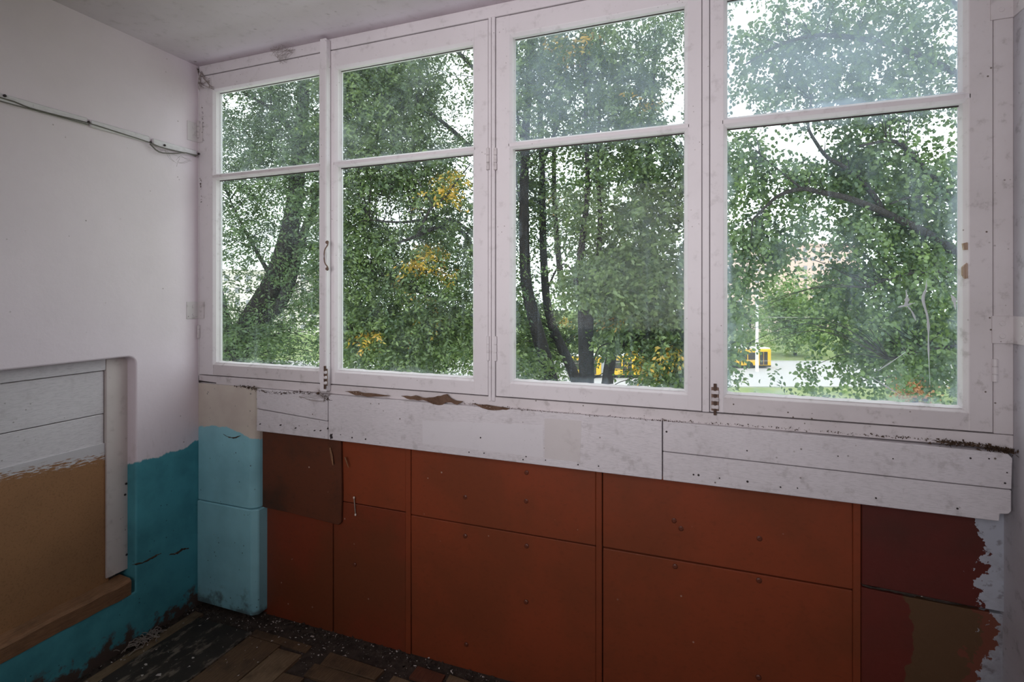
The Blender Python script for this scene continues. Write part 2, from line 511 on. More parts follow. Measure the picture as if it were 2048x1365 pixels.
# crack in the teal plaster
def crack(name, pts, wid, mat, parent, axis, off):
    """thin ragged ribbon of loose plaster, raised off the wall"""
    P = smooth_line(pts, 5)
    V, Fc = [], []
    for i, p in enumerate(P):
        ww = wid * (.35 + random.random()) * math.sin(math.pi * (i + .4) / len(P)) ** .5
        up = np.array([0, 0, ww])
        jit = np.array([0, 0, random.uniform(-.3, .3) * wid])
        V += [p + jit - up + off * .2, p + jit + off, p + jit + up + off * .2]
    for i in range(len(P) - 1):
        a = i * 3
        Fc += [(a, a + 1, a + 4, a + 3), (a + 1, a + 2, a + 5, a + 4)]
    return link(name, mesh_of(name, V, Fc), mat, parent)
OX = np.array([.0022, 0, 0]); OY = np.array([0, -.0022, 0])
crack('plaster_crack', [on_left(x, y) for x, y in ((264, 1130), (285, 1126), (305, 1116), (322, 1107))], .005, M['dirt'], wl, 'x', OX)
crack('plaster_crack', [on_left(x, y) for x, y in ((338, 1110), (352, 1108), (366, 1099), (378, 1097))], .005, M['dirt'], wl, 'x', OX)

# ---- parapet under the windows
YP = .06
pw = box('wall_front', -.15, XR + .15, YP + .015, .12, 0, 1.03, M['floor_dirt'], None, 0)
tag(pw, 'parapet wall under the windows clad with rust red panels', 'wall', kind='structure')
def panel(x0, x1, z0, z1, mat, d=0.0, th=.018, jit=.0015):
    return box('panel', x0, x1, YP - d, YP - d + th, z0, z1, mat, pw, .0025, jit)
panel(.325, .712, -.003, .50, M['red_low'])
panel(.717, 1.073, -.003, .562, M['red_low'])
panel(.72, 1.073, .566, .86, M['red'])
panel(1.098, 1.841, -.003, .556, M['red'], .001)
panel(1.098, 1.841, .560, .86, M['red'], .003)
panel(1.866, 2.613, -.003, .555, M['red'], .001)
panel(1.866, 2.613, .560, .86, M['red'], .003)
for x0, x1 in ((1.0745, 1.0965), (1.8425, 1.8645), (2.6145, 2.634)):
    box('cover_batten', x0, x1, YP - .004, YP + .02, -.003, .86, M['red'], pw, .002, .001)
# dark hardboard piece nailed over the others
prism('panel', [(.265, .488), (.50, .483), (.755, .470), (.768, .482), (.771, .60), (.766, .86), (.265, .86)], 'y', YP - .016, YP - .004, M['brown'], pw, .0015)
# plastered end with ragged paint
prism('plaster_block', [(2.635, .584), (2.76, .580), (2.88, .574), (XR + .01, .572), (XR + .01, .86), (2.635, .86)], 'y', YP - .012, YP + .02, M['plaster_top'], pw, .002)
prism('plaster_block', [(2.635, 0), (XR + .01, 0), (XR + .01, .562), (2.88, .562), (2.76, .566), (2.635, .572)], 'y', YP - .006, YP + .02, M['plaster_low'], pw, .002)
crack('ledge_crumbs', [on_front(x, y, YP - .006) for x, y in ((1724, 1171), (1790, 1183), (1850, 1194), (1930, 1208), (2000, 1221))], .006, M['floor_dirt'], pw, 'y', OY * 2)
# screws on the panels
for px, py in ((930, 995), (1052, 1003), (1053, 946), (930, 1073), (1053, 1093), (1052, 1205), (1348, 1042), (1519, 1078), (1350, 1134), (1518, 1162), (1517, 1356), (1831, 1096), (1362, 1058), (709, 1130), (932, 1290)):
    p = on_front(px, py, YP - .004)
    V, Fc = tube_data([p + np.array([0, .003, 0]), p + np.array([0, -.001, 0]), p + np.array([0, -.003, 0])], [.0085, .0085, .005], 10)
    link('screw', mesh_of('screw', V, Fc), M['screw'], pw)

# ---- pillar in the corner, cream above and teal below
pil = empty('trim_2', (0.16, .05, 0))
tag(pil, 'corner pillar painted cream above and light teal below', 'pillar', kind='structure')
prof = [(0.0, .12), (0.0, 0.0), (.300, 0.0)]
for i in range(1, 7):
    a = math.radians(90 * i / 6)
    prof.append((.300 + .042 * math.sin(a), .042 - .042 * math.cos(a)))
prof.append((.342, .12))
def pillar_piece(name, z0, z1, prof, mat, bev=.002):
    return prism(name, prof, 'z', z0, z1, mat, pil, bev)
pillar_piece('shaft', .4915, 1.0305, prof, M['pillar'])
prof2 = [(0.0, .12), (0.0, -.006), (.328, -.006), (.352, .012), (.352, .12)]
pillar_piece('cladding_panel', .022, .4885, prof2, M['pillar'], .004)
crack('scar', [on_front(x, y, -.001) for x, y in ((447, 869), (458, 875), (470, 876), (482, 871))], .003, M['dirt'], pil, 'y', OY)

# ---- white boards below the windows
def board(px0, px1, pyt0, pyt1, zb, d, th=.022, zt=None):
    x0, x1 = on_front(px0, 900, -d)[0], on_front(px1, 900, -d)[0]
    return x0, x1
BF = -.014
def bx(px): return on_front(px, 900, BF)[0]
jb = .937
bo = []
bo.append(prism('board', [(bx(513), .944), (bx(655), .921), (bx(655), 1.030), (bx(513), 1.030)], 'y', BF, .03, M['board'], pw, .002))
bo.append(prism('board', [(bx(512), .845), (bx(655), .845), (bx(655), .918), (bx(513), .940)], 'y', BF + .002, .03, M['board'], pw, .002))
bo.append(prism('board', [(bx(657.5), .846), (bx(1324), .845), (bx(1324), 1.033), (bx(657.5), 1.030)], 'y', BF - .003, .03, M['board'], pw, .002))
bo.append(prism('board', [(bx(1326), .938), (bx(1860), .931), (bx(2022), .930), (bx(2024), 1.012), (bx(2014), 1.024), (bx(1326), 1.034)], 'y', BF - .004, .03, M['board'], pw, .002))
bo.append(prism('board', [(bx(1326), .845), (bx(1998), .842), (bx(1999), .862), (bx(2016), .864), (bx(2022), .872), (bx(2022), .9275), (bx(1860), .9285), (bx(1326), .9355)], 'y', BF - .003, .03, M['board'], pw, .002))
# nail holes and nail heads
nl = [(655, 858, 0), (640, 862, 0), (628, 862, 0), (681, 870, 2), (704, 876, 2), (731, 879, 2), (961, 876, 2), (968, 907, 2), (938, 905, 2), (1052, 914, 2), (1046, 920, 2), (1091, 921, 2), (1156, 930, 2), (1197, 933, 2), (1333, 864, 3), (1397, 951, 4), (1387, 950, 4), (1439, 957, 4), (1495, 964, 4), (1494, 902, 3), (1561, 975, 4), (1595, 977, 4),
      (1752, 997, 4), (1915, 1018, 4), (1941, 917, 3), (1978, 918, 3), (2010, 967, 4), (2014, 946, 4), (590, 857, 0), (519, 849, 0), (560, 851, 0), (1676, 913, 3), (1786, 918, 3)]
for px, py, k in nl:
    p = on_front(px, py, BF - .004)
    r_ = random.uniform(.0022, .0042)
    V, Fc = tube_data([p + np.array([0, .008, 0]), p + np.array([0, -.0008, 0])], [r_, r_ * .8], 7)
    link('nail', mesh_of('nail', V, Fc), M['nail'], bo[1] if k == 0 else bo[k])
# places where the paint has come off along the crack
def blotch(name, pxs, Y, mat, parent, th=.0015):
    pts = [on_front(x, y, Y) for x, y in pxs]
    out = []
    for i, p in enumerate(pts):                          # ragged outline
        q = pts[(i + 1) % len(pts)]
        for t in (0, .33, .66):
            j = random.uniform(-.0025, .0025)
            s = p + (q - p) * t
            out.append((s[0] + j, s[2] + random.uniform(-.0025, .0025)))
    return prism(name, out, 'y', Y - th, Y + .004, mat, parent)
blotch('bare_patch', [(690, 783), (715, 784), (735, 787), (780, 793), (735, 795), (712, 790)], BF - .003, M['bare'], bo[2])
blotch('bare_patch', [(802, 793), (830, 792), (850, 796), (874, 794), (893, 789), (905, 799), (925, 804), (915, 809), (895, 805), (880, 812), (866, 808), (846, 801), (820, 799)], BF - .003, M['bare'], bo[2])
blotch('bare_patch', [(945, 808), (985, 812), (1020, 818), (1000, 822), (965, 818)], BF - .003, M['bare'], bo[2])
blotch('bare_patch', [(660, 868), (665, 868), (665, 878), (660, 878)], BF - .003, M['nail'], bo[2], .0004)
def flat_patch(pxs, mat, Y):
    prism('paint_patch', [(p[0], p[2]) for p in (on_front(x, y, Y) for x, y in pxs)], 'y', Y - .0004, Y + .004, mat, bo[2])
flat_patch([(845, 842), (1086, 851), (1086, 916), (845, 888)], M['patch_white'], BF - .0032)
flat_patch([(1089, 838), (1163, 842), (1160, 925), (1089, 917)], M['patch_cream'], BF - .0032)
# open joint under the corner sash
prism('open_joint', [(p[0], p[2]) for p in (on_front(x, y, -.0008) for x, y in ((398, 761), (404, 762), (432, 766), (432, 767.5), (404, 765), (398, 766)))], 'y', -.0008, .004, M['nail'], pw)
# broken sliver of wood under the boards
p0, p1 = on_front(660, 896, YP - .02), on_front(666, 931, YP - .03)
link('splinter', mesh_of('splinter', *tube_data([p0, (p0 + p1) / 2 + np.array([.002, 0, 0]), p1], [.004, .006, .0025], 5)), M['raw_wood'], pw)
p0, p1 = on_front(690, 915, YP - .02), on_front(697, 936, YP - .022)
link('splinter', mesh_of('splinter', *tube_data([p0, p1], [.0035, .0015], 5)), M['raw_wood'], pw)

# ================================================================== WINDOWS
ZS0, ZS1, ZG0, ZG1, ZM = 1.072, 2.449, 1.128, 2.374, 1.982
YG = .032
# fixed frame
tr = empty('trim_1', (1.48, .05, 1.03))
tag(tr, 'fixed white window frame with posts around the four sashes', 'window frame', kind='structure')
box('head_rail', 0, XR, .0, .10, ZS1 + .0045, H, M['frame'], tr, .002)
box('bottom_rail', 0, XR, .0, .10, 1.031, ZS0 - .004, M['frame_dirty'], tr, .002)
box('outer_sill', 0, XR, .03, .10, 1.02, ZS0 + .004, M['frame'], tr, .001)
box('post', -.01, .006, .0, .10, 1.03, H, M['frame'], tr, .001)
box('post', 1.459, 1.470, -.003, .10, ZS0 - .02, ZS1 + .006, M['frame'], tr, .0015)
box('post', 1.472, 1.486, -.006, .10, ZS0 - .02, ZS1 + .006, M['frame'], tr, .003)
box('post', 2.192, 2.213, -.004, .10, ZS0 - .001, ZS1 + .006, M['frame'], tr, .002)
box('post', 2.923, XR, .0, .10, ZS0 - .0025, ZS1 + .0025, M['frame_dirty'], tr, .002)
for xa, xb_ in ((.705, .750), (1.445, 1.497), (2.175, 2.230), (-.02, .03), (2.90, XR + .02)):
    box('outer_post', xa, xb_, .047, .062, 1.03, H, M['frame'], tr, .001)
box('outer_head', 0, XR, .047, .10, ZS1 - .02, H, M['frame'], tr, .001)
cs = box('cover_strip', .722, .755, -.032, .0, 1.043, 2.490, M['frame'], tr, .004)

def member(name, x0, x1, z0, z1, mat, parent, cham):
    """sash member with the moulded edge (chamfer) on the glass side; cham in l r b t"""
    c, dy = .010, .012
    if cham in 'lr':
        pr = [(x0, 0), (x1, 0), (x1, .045), (x0, .045)]
        if cham == 'r': pr = [(x0, 0), (x1, 0), (x1 + c, dy), (x1 + c, .045), (x0, .045)]
        else: pr = [(x1, 0), (x0, 0), (x0 - c, dy), (x0 - c, .045), (x1, .045)]
        return prism(name, pr, 'z', z0, z1, mat, parent, .0012)
    if cham == 't': pr = [(.001, z0), (.001, z1), (dy, z1 + c), (.045, z1 + c), (.045, z0)]
    else: pr = [(.001, z1), (.001, z0), (dy, z0 - c), (.045, z0 - c), (.045, z1)]
    return prism(name, pr, 'x', x0, x1, mat, parent, .0012)

SASH = [  # outer x0, x1, inner face edges, haze, label
    (.007, .735, .090, .694, M['frame'], (.015, .05), 'narrow window sash in the corner beside the left wall'),
    (.739, 1.457, .770, 1.401, M['frame'], (.01, .045), 'window sash with wire handle between cover strip and middle post'),
    (1.488, 2.190, 1.540, 2.149, M['frame'], (.015, .05), 'window sash in front of the bare dark tree stems'),
    (2.215, 2.921, 2.254, 2.870, M['frame'], (.03, .13), 'hazy smeared window sash beside the right wall'),
]
panes = {}
for k, (x0, x1, i0, i1, mt, (hb, ha), lab) in enumerate(SASH):
    wn = empty('window_%d' % (k + 1), ((x0 + x1) / 2, .02, ZS0))
    tag(wn, 'white ' + lab, 'window', kind='structure')
    md = M['frame_dirty'] if k in (0, 3) else mt
    member('stile', x0, i0, ZS0, ZS1, mt, wn, 'r')
    member('stile', i1, x1, ZS0, ZS1, M['frame_dirty'] if k == 3 else mt, wn, 'l')
    member('rail', i0 - .002, i1 + .002, ZS0, ZG0 - .008, md, wn, 't')
    member('rail', i0 - .002, i1 + .002, ZG1 + .008, ZS1, mt, wn, 'b')
    # muntin: bevelled bar
    zm = ZM
    hm = .014 if k < 3 else .016
    prism('muntin', [(.0, zm - hm * .45), (.0, zm + hm * .35), (.014, zm + hm), (.042, zm + hm), (.042, zm - hm), (.012, zm - hm)], 'x', i0 - .004, i1 + .004, M['frame_dirty'] if k == 0 else mt, wn, .001)
    for j, (z0, z1) in enumerate(((ZG0, zm - hm), (zm + hm, ZG1))):
        g0, g1 = i0 + .010, i1 - .010
        b_, a_ = hb, ha
        if j == 1: b_, a_ = hb + .04, ha + .05
        if k == 3 and j == 1: b_, a_ = .36, .22
        if k == 2 and j == 1: b_, a_ = .17, .14
        gm = glass_mat('dusty_glass_%d%d' % (k, j), b_ * .5, a_ * .5, 5.0, .05, (g0, g1, z0, z1), .15 if k == 3 else .06, .14, (.66, .77, 1.0) if k > 1 else (.74, .83, .97))
        panes[k, j] = box('pane', g0 - .004, g1 + .004, YG, YG + .003, z0 - .004, z1 + .004, gm, wn, 0)
        # putty bead along the foot and the sides
        if j == 0:
            bm = bmesh.new(); rows = []
            nn = 40
            for i in range(nn + 1):
                t = i / nn; xx = g0 + t * (g1 - g0)
                hh = .005 + .003 * random.random()
                rows.append([bm.verts.new(p) for p in ((xx, .010, z0 + .0015), (xx, .020, z0 + hh * .6), (xx, YG, z0 + hh), (xx, YG, z0 - .004))])
            for i in range(nn):
                for q in range(3):
                    bm.faces.new((rows[i][q], rows[i][q + 1], rows[i + 1][q + 1], rows[i + 1][q]))
            bm_obj('putty', bm, M['putty'], wn)
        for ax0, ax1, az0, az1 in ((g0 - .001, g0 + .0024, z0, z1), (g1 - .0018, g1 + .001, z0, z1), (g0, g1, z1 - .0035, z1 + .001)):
            box('shade_line', ax0, ax1, YG - .004, YG + .001, az0, az1, M['nail'], wn, 0)  # dark strips paint the shade in the gap between glass and sash
        prism('putty', [(g0, .016), (g0 + .003, YG), (g0, YG)], 'z', z0, z1, M['putty'], wn)
        prism('putty', [(g1, .016), (g1 - .003, YG), (g1, YG)], 'z', z0, z1, M['putty'], wn)
W1, W2, W3, W4 = (bpy.data.objects['window_%d' % k] for k in (1, 2, 3, 4))

# handle on sash two (bent wire pull)
hp = [on_front(656, 485, -.032), on_front(655, 491, -.044), on_front(649, 502, -.052), on_front(649, 524, -.052), on_front(655, 534, -.044), on_front(656, 540, -.032)]
hd = tube('handle', smooth_line(hp, 3), .0028, M['rust'], W2, 6)
for q in ((657, 485), (657, 538)):
    p = on_front(q[0] - 3, q[1], -.033)
    V, Fc = tube_data([p + np.array([0, .002, 0]), p + np.array([0, -.003, 0])], [.008, .006], 8)
    link('plate', mesh_of('plate', V, Fc), M['rust'], hd)
# barrel bolts at the foot of sash two and sash four
def bolt(px, py0, py1, Y, wdt, parent):
    a, b = on_front(px, py0, Y), on_front(px, py1, Y)
    pl = box('bolt', a[0] - wdt, a[0] + wdt, Y - .003, Y + .002, b[2], a[2], M['rust'], parent, .001)
    tube('rod', [a + np.array([0, -.007, .012]), b + np.array([0, -.007, -.012])], .0045, M['rust'], pl, 8)
    for t in (.2, .5, .82):
        c = a + (b - a) * t
        bm = bmesh.new(); bm_box(bm, c[0] - wdt * .95, c[0] + wdt * .95, Y - .012, Y - .001, c[2] - .006, c[2] + .006, .002)
        bm_obj('keeper', bm, M['frame_dirty'], pl)
bolt(652, 738, 772, -.034, .008, W2)
bolt(1430, 775, 822, -.002, .011, W4)
# butt hinges
def hinge(x, z0, z1, parent, mat):
    h_ = tube('hinge', [(x, -.004, z0), (x, -.004, z1)], .0055, mat, parent, 8)
    n3 = 3
    for i in range(n3):
        za, zb = z0 + (z1 - z0) * (i + .06) / n3, z0 + (z1 - z0) * (i + .94) / n3
        V, Fc = tube_data([(x, -.004, za), (x, -.004, zb)], .0068, 8)
        link('knuckle', mesh_of('knuckle', V, Fc), mat, h_)
for px, x, w_ in ((976, 1.4585, W2), (990, 1.487, W3)):
    hinge(x, on_front(px, 341, 0)[2], on_front(px, 297, 0)[2], w_, M['frame_dirty'])
    hinge(x, 1.20, 1.29, w_, M['frame'])
hinge(2.924, on_front(1990, 764, 0)[2], on_front(1990, 718, 0)[2], W4, M['frame_dirty'])
hinge(.008, 1.24, 1.30, W1, M['frame_dirty'])
hinge(.008, 2.165, 2.245, W1, M['frame_dirty'])
# angle brackets between frame and walls, painted over
def bracket(side, z0, z1, wf, ww):
    if side == 'l':
        pr = [(-.002, -ww), (.003, -ww), (.004, -.005), (wf, -.004), (wf, .002), (-.002, .002)]
    else:
        pr = [(XR + .002, -ww), (XR - .003, -ww), (XR - .004, -.005), (XR - wf, -.004), (XR - wf, .002), (XR + .002, .002)]
    b_ = prism('angle_bracket', pr, 'z', z0, z1, M['frame_dirty'], tr, .001)
    s = 1 if side == 'l' else -1
    xw = 0 if side == 'l' else XR
    for zz in (z0 + (z1 - z0) * .27, z0 + (z1 - z0) * .73):
        p = np.array([xw + s * wf * .55, -.004, zz])
        V, Fc = tube_data([p, p + np.array([0, -.002, 0])], [.0075, .006], 9)
        link('screw', mesh_of('screw', V, Fc), M['frame_dirty'], b_)
        p = np.array([xw + s * .003, -ww * .45, zz])
        V, Fc = tube_data([p, p + np.array([s * .002, 0, 0])], [.0075, .006], 9)
        link('screw', mesh_of('screw', V, Fc), M['frame_dirty'], b_)
bracket('l', on_left(380, 281)[2], on_left(380, 243)[2], .030, .055)
bracket('l', on_left(385, 638)[2], on_left(385, 604)[2], .040, .058)
bracket('r', on_front(1982, 687)[2], on_front(1982, 632)[2], .047, .09)
bracket('r', on_front(1980, 42)[2], on_front(1980, 42)[2] + .09, .050, .06)
# raw wood where the paint flaked off sash four
for pxs in ([(1926, 487), (1934, 485), (1937, 490), (1936, 500), (1928, 500)], [(1925, 535), (1933, 526), (1937, 530), (1937, 556), (1930, 558), (1925, 550)]):
    pts = [on_front(x, y, .004) for x, y in pxs]
    prism('bare_patch', [(p[0], p[2]) for p in pts], 'y', .0025, .012, M['peeled'], W4)
# dried smears stuck on the big lower pane
def smear(pxs, wd):
    P = smooth_line([on_front(x, y, YG - .0008) for x, y in pxs], 4)
    V, Fc = [], []
    for i, p in enumerate(P):
        ww = wd * (.4 + .8 * random.random()) * max(.15, math.sin(math.pi * (i + .5) / len(P)))
        t = P[min(i + 1, len(P) - 1)] - P[max(i - 1, 0)]
        nrm = np.array([t[2], 0, -t[0]]); nrm /= np.linalg.norm(nrm) + 1e-9
        V += [p - nrm * ww, p + np.array([0, -.0012, 0]), p + nrm * ww]
    for i in range(len(P) - 1):
        a = i * 3
        Fc += [(a, a + 1, a + 4, a + 3), (a + 1, a + 2, a + 5, a + 4)]
    link('dried_smear', mesh_of('dried_smear', V, Fc), M['smear'], W4)
smear([(1812, 580), (1814, 600), (1810, 614)], .006)
smear([(1795, 615), (1812, 611), (1830, 606)], .004)
smear([(1814, 612), (1824, 624), (1832, 642)], .003)
smear([(1853, 560), (1852, 578), (1846, 600), (1856, 640), (1857, 700), (1860, 770)], .004)
smear([(1756, 742), (1785, 723), (1812, 704)], .0018)
smear([(1738, 752), (1770, 772), (1800, 790)], .002)
smear([(1902, 590), (1908, 600), (1911, 620)], .006)

# ---- crumbs, cobwebs and grime lying along the crack over the boards
def crumbs(name, pts, n, size, mat, parent, spread=(.004, .004, .004), kind='stuff'):
    V, Fc = [], []
    P = smooth_line(pts, 6)
    for _ in range(n):
        c = P[rng.integers(0, len(P))] + rng.normal(0, 1, 3) * np.array(spread)
        s = size * rng.uniform(.3, 1.3)
        a = [c + rng.normal(0, 1, 3) * s for _ in range(4)]
        b = len(V); V += a
        Fc += [(b, b + 1, b + 2), (b, b + 2, b + 3), (b, b + 3, b + 1), (b + 1, b + 3, b + 2)]
    o = link(name, mesh_of(name, V, Fc), mat, parent)
    if kind: o['kind'] = kind
    return o
def cobweb(name, pts, n, mat, parent, r=.0005, jit=.012):
    V, Fc = [], []
    for _ in range(n):
        i, j = rng.integers(0, len(pts), 2)
        a, b = pts[i] + rng.normal(0, jit, 3), pts[j] + rng.normal(0, jit, 3)
        m_ = (a + b) / 2 + np.array([0, -.003, -abs(rng.normal(0, .008))])
        v, f_ = tube_data(smooth_line([a, m_, b], 3), r, 3, False)
        k = len(V); V += v; Fc += [tuple(q + k for q in ff) for ff in f_]
    o = link(name, mesh_of(name, V, Fc), mat, parent); o['kind'] = 'stuff'
    return o
Yc = BF - .002
crumbs('crumb_line', [on_front(x, y, Yc) for x, y in ((478, 773), (500, 775), (520, 782), (560, 787), (600, 785), (640, 790), (655, 800))], 420, .0022, M['dirt'], tr, (.012, .003, .003))
crumbs('crumb_line', [on_front(x, y, Yc) for x, y in ((940, 808), (1000, 815), (1100, 824), (1250, 836), (1348, 843))], 330, .0015, M['dirt'], tr, (.02, .003, .0016))
crumbs('crumb_line', [on_front(x, y, Yc) for x, y in ((1348, 843), (1500, 852), (1700, 868), (1861, 880), (1940, 889), (2020, 900))], 420, .0016, M['dirt'], tr, (.02, .003, .0018))
crumbs('crumb_line', [on_front(x, y, Yc) for x, y in ((1880, 884), (1940, 890), (2000, 899), (2024, 905))], 300, .003, M['dirt'], tr, (.012, .004, .003))
cobweb('cobweb', [on_front(x, y, -.012) for x, y in ((398, 140), (400, 150), (418, 160), (425, 175), (404, 178), (397, 165))], 26, M['cobweb'], tr, .0009, .006)
cobweb('cobweb', [on_front(x, y, -.02) for x, y in ((540, 95), (560, 85), (580, 100), (566, 118), (552, 112))], 30, M['cobweb'], tr, .0006, .008)
cobweb('cobweb', [on_front(x, y, -.012) for x, y in ((655, 100), (653, 118), (658, 135), (650, 125))], 16, M['cobweb'], tr, .0008, .004)
cobweb('cobweb', [on_front(x, y, -.02) for x, y in ((640, 778), (655, 790), (648, 800), (660, 785), (600, 792))], 16, M['cobweb'], tr, .0006, .006)
crumbs('crumb_line', [on_left(x, y, .002) for x, y in ((396, 140), (400, 152), (405, 155))], 70, .003, M['dirt'], tr, (.004, .004, .004))
crumbs('crumb_line', [on_front(x, y, -.002) for x, y in ((401, 360), (402, 380), (402, 405))], 30, .0022, M['dirt'], tr, (.001, .002, .003))
crumbs('crumb_line', [on_front(x, y, -.002) for x, y in ((404, 210), (406, 240), (407, 280))], 40, .0018, M['dirt'], tr, (.001, .002, .003))

# ---- batten and old wire on the left wall
bt = empty('cable_batten', (0, -.7, 2.09))
tag(bt, 'old painted batten with sagging wires along the white left wall', 'batten')
def seg(px0, px1, dz=0.0):
    p0, p1 = on_left(px0, 250), on_left(px1, 250)
    prism('batten_piece', [(.0, 2.084 + dz), (.010, 2.084 + dz), (.012, 2.100 + dz), (.006, 2.110 + dz), (.0, 2.110 + dz)], 'y', p0[1], p1[1], M['plank'], bt, .001) if False else None
    bm = bmesh.new()
    bm_box(bm, -.001, .011, p0[1], p1[1], 2.082 + dz, 2.110 + dz, .003)
    bm_obj('batten_piece', bm, M['plank'], bt)
seg(-330, 172, .0); seg(178, 296, -.002); seg(303, 391, -.006)
def wl_pts(l, X): return [on_left(x, y, X) for x, y in l]
tube('wire', smooth_line(wl_pts([(-300, 105), (0, 195), (30, 204), (60, 216), (120, 232), (176, 246), (240, 266), (296, 284), (330, 297), (395, 311)], .014), 3), .0022, M['wire'], bt)
tube('wire', smooth_line(wl_pts([(300, 288), (318, 304), (345, 307), (372, 306), (392, 313)], .016), 3), .0028, M['wire'], bt)
tube('wire', smooth_line(wl_pts([(-300, 116), (0, 202), (60, 218), (90, 226), (178, 250)], .012), 3), .0018, M['wire'], bt)
for x, y in ((8, 192), (176, 245), (300, 285), (328, 291), (396, 308)):
    p = on_left(x, y, .010)
    tube('nail', [p, p + np.array([.006, 0, 0])], [.004, .005], M['nail'], bt, 7)
cobweb('cobweb', wl_pts([(300, 290), (330, 300), (360, 315), (380, 318), (352, 325)], .012), 14, M['cobweb'], bt, .0005, .006)

# ---- parquet and rubbish on the floor
def plank(px, z, th, mat):
    pts = [on_ground(x, y, z + th) for x, y in px]
    return prism('parquet_block', [(p[0], p[1]) for p in pts], 'z', z - .001, z + th, mat, fl, .001)
def rect(x0, x1, y0, y1, th, mat, jit=.003):
    q = [(x0, y0), (x1, y0), (x1, y1), (x0, y1)]
    q = [(a + random.uniform(-jit, jit), b + random.uniform(-jit, jit)) for a, b in q]
    return prism('parquet_block', q, 'z', -.001, th, mat, fl, .001)
rect(.045, .093, -.95, -.05, .010, M['parquet_light'])
rect(.10, .408, -1.10, -.078, .014, M['lino'])
for x0, x1, y0, y1, mt in ((.415, .580, -.95, -.098, M['parquet']), (.584, .705, -.80, -.110, M['parquet_light']), (.709, .80, -.60, -.205, M['parquet']), (.804, .93, -.70, -.225, M['parquet'])):
    rect(x0, x1, y0, y1, .012, mt, .004)
rect(.40, .70, -.085, -.045, .006, M['parquet'])
for x0, x1, y0, y1, mt in ((1.165, 1.285, -.060, -.005, M['parquet_red']), (1.10, 1.21, -.145, -.075, M['parquet_light']), (1.30, 1.40, -.055, .0, M['parquet_light']), (1.29, 1.42, -.125, -.07, M['parquet_light']),
                           (.80, 1.05, -.12, -.06, M['parquet']), (.78, 1.08, -.19, -.13, M['parquet']), (1.22, 1.34, -.20, -.14, M['parquet'])):
    rect(x0, x1, y0, y1, .010, mt, .006)
def rubble(name, n, region, size, mat, zoff=.0):
    V, Fc = [], []
    for _ in range(n):
        x, y = region()
        s = size * rng.uniform(.3, 1.0) ** 1.5 + .0008
        c = np.array([x, y, zoff + s * .6])
        a = [c + rng.uniform(-1, 1, 3) * s * np.array([1.6, 1.6, .8]) for _ in range(4)]
        for p in a: p[2] = max(p[2], .0005)
        b = len(V); V += a
        Fc += [(b, b + 1, b + 2), (b, b + 2, b + 3), (b, b + 3, b + 1), (b + 1, b + 3, b + 2)]
    o = link(name, mesh_of(name, V, Fc), mat, fl); o['kind'] = 'stuff'
    return o
rubble('grit', 1500, lambda: (rng.uniform(.0, 2.9), .055 - abs(rng.normal(0, .05))), .007, M['floor_dirt'])
rubble('grit', 700, lambda: (abs(rng.normal(0, .05)), rng.uniform(-1.2, 0)), .008, M['floor_dirt'])
rubble('pale_grit', 260, lambda: (rng.uniform(.30, 1.6), .05 - abs(rng.normal(0, .09))), .0035, M['chip'], .003)
rubble('pale_grit', 160, lambda: (rng.uniform(.0, .6), rng.uniform(-.7, -.03)), .0035, M['chip'], .012)
# bigger flakes that can be told apart
chips = [(183, 1338, .011), (291, 1330, .008), (386, 1317, .006), (284, 1352, .007), (468, 1267, .006), (581, 1289, .007), (687, 1297, .008), (770, 1279, .007), (516, 1349, .006), (858, 1317, .006), (857, 1322, .006), (625, 1274, .012), (598, 1291, .009), (318, 1351, .012)]
for i, (px, py, s) in enumerate(chips):
    on_lino = px < 460 and px > 200
    p = on_ground(px, py, .0155 if on_lino else .004)
    V = [p + np.array([rng.uniform(-s, s) * 1.3, rng.uniform(-s, s) * .7, rng.uniform(0, .004)]) for _ in range(5)]
    V = [p + np.array([s * math.cos(a) * rng.uniform(.6, 1.3), s * .6 * math.sin(a) * rng.uniform(.6, 1.2), rng.uniform(.0, .003)]) for a in np.linspace(0, 5.2, 5)]
    V2 = [v - np.array([0, 0, .0015]) for v in V]
    Fc = [(0, 1, 2, 3, 4), (9, 8, 7, 6, 5)] + [(k, k + 5, (k + 1) % 5 + 5, (k + 1) % 5) for k in range(5)]
    o = link('paint_chip', mesh_of('paint_chip', V + V2, Fc), M['chip'])
    o['label'] = ('small pale paint flake lying on the black lino piece' if on_lino else 'pale paint flake lying at the foot of teal wall' if px < 200 else 'pale paint flake on the dirty floor along rust red panels'); o['category'] = 'paint chip'; o['group'] = 'paint flakes on the floor'
# heap of pale shavings by the left wall
V, Fc = [], []
hc = on_ground(290, 1283, .014)
for _ in range(60):
    c = hc + rng.normal(0, 1, 3) * np.array([.022, .035, 0]); c[2] = .012 + rng.uniform(.002, .016)
    d = rng.normal(0, 1, 3) * np.array([.013, .013, .003]); e = np.cross(d, [0, 0, 1]); e = e / (np.linalg.norm(e) + 1e-6) * .0025
    cv, cf = tube_data(smooth_line([c - d, c + np.array([0, 0, .004]) + e, c + d], 3), .0018, 4)
    k = len(V); V += cv; Fc += [tuple(q + k for q in ff) for ff in cf]
sh = link('shavings', mesh_of('shavings', V, Fc), plain('grey_shavings', (.30, .25, .22), .8))
tag(sh, 'little heap of pale wood shavings on the floor by teal wall', 'shavings', kind='stuff')
